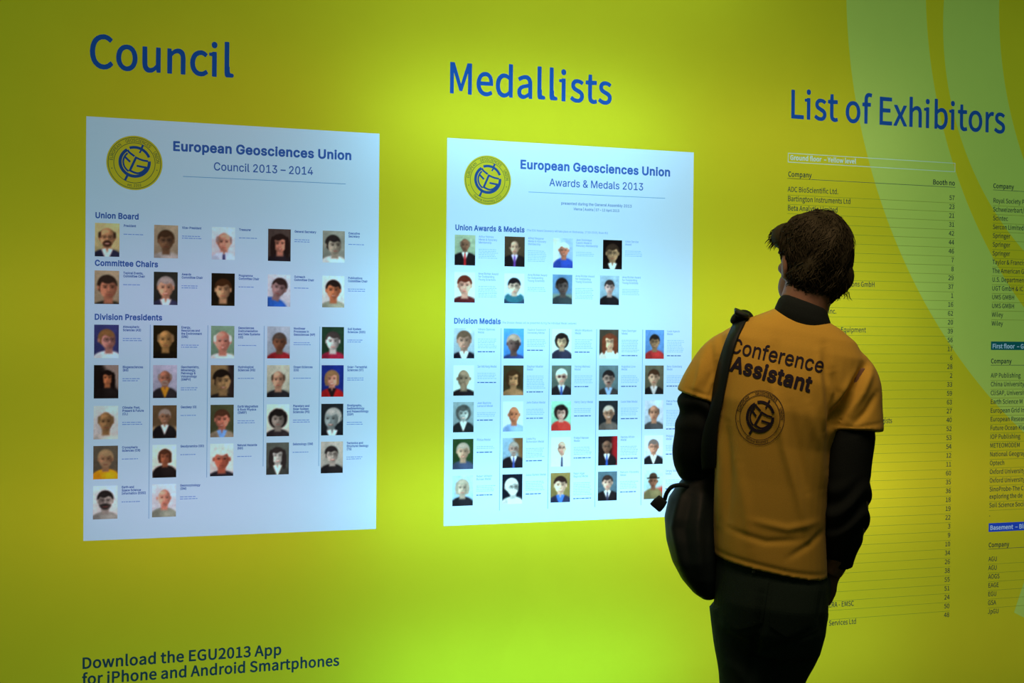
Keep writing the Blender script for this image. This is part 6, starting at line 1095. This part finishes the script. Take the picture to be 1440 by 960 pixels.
# ---- T-shirt
S = Solid()
S.loft([slab((1091, 429), (1164, 448), .066), slab((1070, 437), (1182, 459), .080), slab((1040, 448), (1203, 477), .094), slab((1014, 464), (1216, 501), .106, dc=-.002),
        slab((1004, 500), (1210, 545), .120, dc=-.006), slab((1002, 550), (1186, 585), .128, dc=-.008), slab((1004, 600), (1172, 628), .128), slab((1006, 655), (1167, 682), .124),
        slab((1005, 715), (1164, 743), .124), slab((1005, 755), (1166, 785), .128), slab((1006, 776), (1167, 806), .130)])
S.tube([(P(1060, 486, 0), .050), (P(1036, 490, 0), .056), (P(1014, 505, -.004), .060), (P(995, 535, -.01), .062), (P(986, 559, -.012), .066)], 28, 8)
S.tube([(P(1160, 512, 0), .050), (P(1186, 514, 0), .058), (P(1202, 535, -.004), .060), (P(1204, 570, -.012), .062), (P(1204, 600, -.018), .066)], 28, 8)
shirt = S.remesh('t_shirt', .0042, .5, [M_shirt], person, 9)
shirt['label'] = 'orange T-shirt with dark lettering on the back'
folds(shirt, [
    ([(1219, 502), (1200, 530), (1178, 572), (1170, 592)], -.012, .010), ([(1222, 515), (1210, 545), (1190, 580)], .008, .010), ([(1205, 512), (1185, 545), (1172, 575)], .006, .010),
    ([(1230, 545), (1215, 570), (1196, 590)], -.006, .008), ([(1168, 515), (1176, 545), (1172, 590)], -.008, .010),
    ([(1157, 480), (1160, 520), (1168, 580), (1166, 650)], -.007, .011), ([(1148, 490), (1152, 540), (1158, 600)], .004, .010),
    ([(1083, 505), (1092, 560), (1104, 620), (1124, 690), (1138, 745)], .005, .010), ([(1112, 560), (1122, 620), (1136, 680)], -.004, .010),
    ([(1092, 470), (1088, 500), (1090, 540)], -.004, .012), ([(1136, 560), (1150, 610), (1158, 680)], .004, .012), ([(1040, 640), (1052, 700), (1060, 760)], .003, .014),
    ([(1015, 580), (1018, 650), (1014, 730)], .006, .012), ([(1024, 590), (1030, 660), (1028, 730)], -.004, .010),
    ([(1000, 480), (1002, 520), (992, 550)], -.006, .009), ([(988, 500), (984, 530), (976, 552)], .005, .008), ([(1010, 500), (1008, 535), (1000, 558)], -.007, .008),
    ([(1030, 735), (1080, 748), (1130, 745)], -.003, .008), ([(1060, 720), (1110, 730), (1150, 722)], .003, .009), ([(1110, 770), (1140, 752), (1160, 735)], -.003, .008),
    ([(1008, 768), (1060, 778), (1115, 789), (1166, 797)], -.0024, .006), ([(1168, 590), (1200, 592), (1238, 586)], -.0022, .005), ([(966, 544), (985, 549), (1003, 553)], -.0022, .005)], 1.35)

# ---- print on the back of the shirt, laid onto the cloth
dgv, dgn = verts_of(shirt)
bvh = BVHTree.FromPolygons([Vector(c) for c in dgv], [tuple(p.vertices) for p in shirt.data.polygons])
def wrap(F, name, m, org, ang, parent, off):
    v = np.concatenate(F.v); f = np.concatenate(F.f)
    bm = bmesh.new(); vs_ = [bm.verts.new((a, 0, b)) for a, b in v]
    for t_ in f:
        try: bm.faces.new([vs_[i] for i in t_])
        except ValueError: pass
    for _ in range(4):
        es = [e for e in bm.edges if e.calc_length() > .007]
        if not es: break
        bmesh.ops.subdivide_edges(bm, edges=es, cuts=1, use_grid_fill=False); bmesh.ops.triangulate(bm, faces=bm.faces)
    ca, sa = math.cos(ang), math.sin(ang)
    for q in bm.verts:
        x, z = org[0] + q.co.x * ca - q.co.z * sa, org[1] + q.co.x * sa + q.co.z * ca
        h = bvh.ray_cast(Vector((x, -1.0, z)), Vector((0, 1, 0)))
        q.co = Vector((x, (h[0].y if h[0] is not None else -.1) - off, z))
    me = bpy.data.meshes.new(name); bm.to_mesh(me); bm.free(); me.materials.append(m)
    return new_obj(name, me, parent)
TA = R_(-12.2)
def shirt_text(s, font, a, b, cap):
    A, Bp = P(*a, -.1), P(*b, -.1); L_ = math.hypot(Bp.x - A.x, Bp.z - A.z); g = FONTS[font]
    x0 = g[s[0]][1][0][:, 0].min() * cap; w = text_width(font, s, cap, 1.0) - 2 * x0
    F = Flat(); sx = L_ / w; F.text(font, s, -x0 * sx, 0, cap, sx)
    wrap(F, 'lettering', M_print, (A.x, A.z), math.atan2(Bp.z - A.z, Bp.x - A.x), shirt, .0016)
shirt_text('Conference', 'arial', (1025, 492), (1156, 519), .0345)
shirt_text('Assistant', 'arial_bold', (1025.5, 517.5), (1139, 545.5), .0345)
line, logo = emblem_shapes('General Assembly', .985, .815, .105)
ec = P(1069.7, 583, -.1)
for F, nm in ((line, 'emblem_lettering'), (logo, 'emblem_logo')):
    F.v = [v * np.array([.0575, .0655]) for v in F.v]
    wrap(F, nm, M_print, (ec.x, ec.z), R_(-7), shirt, .0016)

# ---- jeans
S = Solid()
S.loft([slab((1010, 770), (1163, 796), .118), slab((1008, 800), (1168, 818), .122), slab((1007, 835), (1169, 848), .126, dc=.0), slab((1006, 872), (1166, 884), .122, dc=.01), slab((1010, 905), (1158, 915), .10, dc=.02)])
S.tube([(P(1050, 850, 0), .086), (P(1052, 900, 0), .078), (P(1054, 955, 0), .066), (P(1055, 1050, .01), .064), (P(1056, 1180, .02), .060), (P(1056, 1270, .02), .058), (P(1056, 1322, .025), .060)], 28, 8)
S.tube([(P(1118, 850, .02), .090), (P(1112, 900, .03), .083), (P(1098, 955, .06), .068), (P(1090, 1050, .10), .064), (P(1086, 1180, .09), .060), (P(1084, 1262, .07), .058), (P(1084, 1312, .07), .060)], 28, 8)
S.ell(P(1156, 832, .03), (.026, .055, .06), Matrix.Rotation(R_(12), 3, 'Y'))
jeans = S.remesh('jeans', .0055, .5, [M_jeans], person, 5); jeans['label'] = 'very dark jeans'
folds(jeans, [([(1076, 820), (1072, 870), (1064, 910), (1058, 960)], -.010, .010), ([(1075, 905), (1110, 890), (1150, 868)], -.005, .010), ([(1070, 930), (1100, 915), (1145, 900)], .004, .012),
              ([(1020, 880), (1045, 890), (1066, 900)], -.005, .009), ([(1024, 920), (1045, 935), (1060, 955)], .004, .012), ([(1160, 812), (1155, 850), (1160, 880)], -.004, .008)])
ripple(jeans, .003, lambda v: np.where(v[:, 2] < .35, np.sin(v[:, 2] * 90 + 3 * np.sin(v[:, 0] * 40)), 0))
jv, jn = verts_of(jeans)
bvh = BVHTree.FromPolygons([Vector(c) for c in jv], [tuple(p.vertices) for p in jeans.data.polygons])
for (cx, cy) in ((1044, 842), (1124, 852)):
    F = Flat(); w, h = .062, .07
    F.loops([np.array([(-w, .06), (w, .06), (w * .95, -.045), (0, -.075), (-w * .95, -.045)])])
    c = P(cx, cy, -.1); wrap(F, 'back_pocket', M_jeans, (c.x, c.z), R_(-6), jeans, .0025)
S = Solid(); c = P(1063.5, 800, -.1); h = bvh.ray_cast(Vector((c.x, -1, c.z)), Vector((0, 1, 0)))
S.ell(Vector((c.x, (h[0].y if h[0] is not None else -.1), c.z)), (.005, .003, .005)); S.remesh('rivet', .0015, .3, [M_metal], jeans, 1)

# ---- shoes
for (px, d, zz) in ((1056, .02, 0), (1084, .06, 0)):
    c = P(px, 1352, d); c.z = 0
    S = Solid()
    S.loft([ring(c + Vector((0, .07, z)), Vector((a, 0, 0)), Vector((0, b, 0)), 28, 2.5) for z, a, b in ((0.002, .043, .138), (.022, .046, .142), (.030, .044, .139))])
    S.tube([(c + Vector((0, .185, .040)), .026), (c + Vector((0, .14, .045)), .040), (c + Vector((0, .06, .055)), .042), (c + Vector((0, -.02, .055)), .040), (c + Vector((0, -.045, .05)), .034)], 20)
    S.tube([(c + Vector((0, .0, .05)), .042), (c + Vector((0, 0, .085)), .042), (c + Vector((0, 0, .11)), .043)], 20)
    S.remesh('shoe', .005, .5, [M_shoe], person, 3)

# ------------------------------------------------------------------ shoulder bag on the left side
bag = empty('shoulder_bag', PROOT); bag.rotation_euler = (0, 0, PYAW)
tag(bag, 'black shoulder bag hanging at the visitor\'s left hip', 'bag')
S = Solid()
def bag_ring(l, r, b, d): return slab(l, r, b, 36, 2.2, d)
S.loft([bag_ring((988, 630), (1006, 626), .012, .03), bag_ring((976, 652), (1008, 644), .020, .035), bag_ring((964, 668), (1009, 660), .034, .04), bag_ring((952, 682), (1010, 676), .048, .035), bag_ring((940, 700), (1012, 700), .060, .03), bag_ring((934, 728), (1013, 726), .072, .02),
        bag_ring((937, 760), (1014, 756), .078, .01), bag_ring((946, 790), (1013, 786), .076, .0), bag_ring((960, 815), (1014, 812), .066, .0), bag_ring((977, 834), (1012, 832), .048, .0), bag_ring((992, 844), (1009, 843), .024, .0)])
body_ = S.remesh('bag_body', .005, .5, [M_bag], bag, 5)
folds(body_, [([(960, 690), (950, 740), (962, 790)], .006, .010), ([(975, 690), (966, 740), (976, 800)], -.005, .010), ([(990, 690), (984, 740), (990, 810)], .006, .010), ([(1000, 700), (998, 760), (1002, 820)], -.004, .010)])
def ribbon(name, pts, th, parent, m, up=Vector((0, -1, 0))):
    """pts: (Vector centre, Vector half width)"""
    S = Solid(); rs = []; fine = []
    for i in range(len(pts) - 1):
        a, b, c, d = (pts[min(max(i + k, 0), len(pts) - 1)] for k in (-1, 0, 1, 2))
        for t_ in (0, .2, .4, .6, .8):
            g = lambda q: .5 * (2 * b[q] + (c[q] - a[q]) * t_ + (2 * a[q] - 5 * b[q] + 4 * c[q] - d[q]) * t_ * t_ + (3 * b[q] - a[q] - 3 * c[q] + d[q]) * t_ ** 3)
            fine.append((g(0), g(1)))
    pts = fine + [pts[-1]]; n = len(pts)
    for i, (p, w) in enumerate(pts):
        d = (pts[min(i + 1, n - 1)][0] - pts[max(i - 1, 0)][0]).normalized(); t_ = d.cross(w).normalized() * th
        rs.append([p - w - t_ * .4, p - w * .93 - t_, p + w * .93 - t_, p + w - t_ * .4, p + w + t_ * .4, p + w * .93 + t_, p - w * .93 + t_, p - w + t_ * .4])
    S.loft(rs); me = bpy.data.meshes.new(name); bmesh.ops.recalc_face_normals(S.bm, faces=S.bm.faces)
    S.bm.to_mesh(me); S.bm.free(); me.materials.append(m)
    me.polygons.foreach_set('use_smooth', [True] * len(me.polygons)); return new_obj(name, me, parent)
def on_back(px, py, off):
    c = P(px, py, -.1); h = BV.ray_cast(Vector((c.x, -1, c.z)), Vector((0, 1, 0)))
    return Vector((c.x, (h[0].y if h[0] is not None else -.02) - off, c.z))
v_, n_ = verts_of(shirt); BV = BVHTree.FromPolygons([Vector(c) for c in v_], [tuple(p.vertices) for p in shirt.data.polygons])
path = []
for (xl, xr, y) in ((988, 1006, 660), (986, 1007, 635), (989, 1009, 605), (999, 1015, 570), (1003, 1020, 540), (1009, 1026, 510), (1018, 1034, 480), (1028, 1044, 455), (1034, 1052, 444)):
    a, b = on_back(xl, y, .008), on_back(xr, y - 1, .008)
    if y > 600: a.y = min(a.y, b.y); a.y = b.y + .0
    if xl < 1000: a = P(xl, y, b.y + .01)
    path.append(((a + b) / 2, (b - a) / 2))
sh = P(1043, 438, 0); w = Vector((.016, 0, .003))
path += [(P(1042, 438.5, -.055), Vector((.0165, 0, -.006))), (P(1042, 435, 0.0), Vector((.018, 0, -.007))), (P(1042, 440, .06), Vector((.018, 0, -.006))), (P(1036, 470, .125), Vector((.018, 0, 0))), (P(1025, 540, .16), Vector((.018, 0, .004))), (P(1008, 610, .165), Vector((.018, 0, .004))), (P(990, 668, .11), Vector((.018, .01, .004))), (P(978, 690, .07), Vector((.018, .01, 0)))]
strap = ribbon('strap', path, .004, bag, M_bag)
S = Solid(); S.tube([(P(1027, 451, -.03), .006), (P(1034, 444, -.025), .012), (P(1044, 440, -.01), .015), (P(1052, 441, .0), .011), (P(1057, 446, .01), .006)], 16); S.remesh('shoulder_pad', .004, .5, [M_bag], bag, 2)
loop = [P(968, 684, -.01), P(955, 683, -.03), P(944, 686, -.035), P(937, 695, -.035), P(934, 705, -.03)]
S = Solid(); S.tube([(p, .0055) for p in loop], 12, 6, .85); S.remesh('tie_strap', .0018, .3, [M_bag], bag, 1)
S = Solid(); a = P(932, 703, -.03); b_ = P(920, 717, -.035)
S.loft([ring(a, Vector((.0105, 0, -.0086)), Vector((0, .009, 0)), 16, 4), ring((a + b_) / 2, Vector((.0128, 0, -.0104)), Vector((0, .010, 0)), 16, 4), ring(b_, Vector((.0128, 0, -.0104)), Vector((0, .009, 0)), 16, 4)])
S.remesh('strap_tab', .0025, .4, [M_bag], bag, 2)
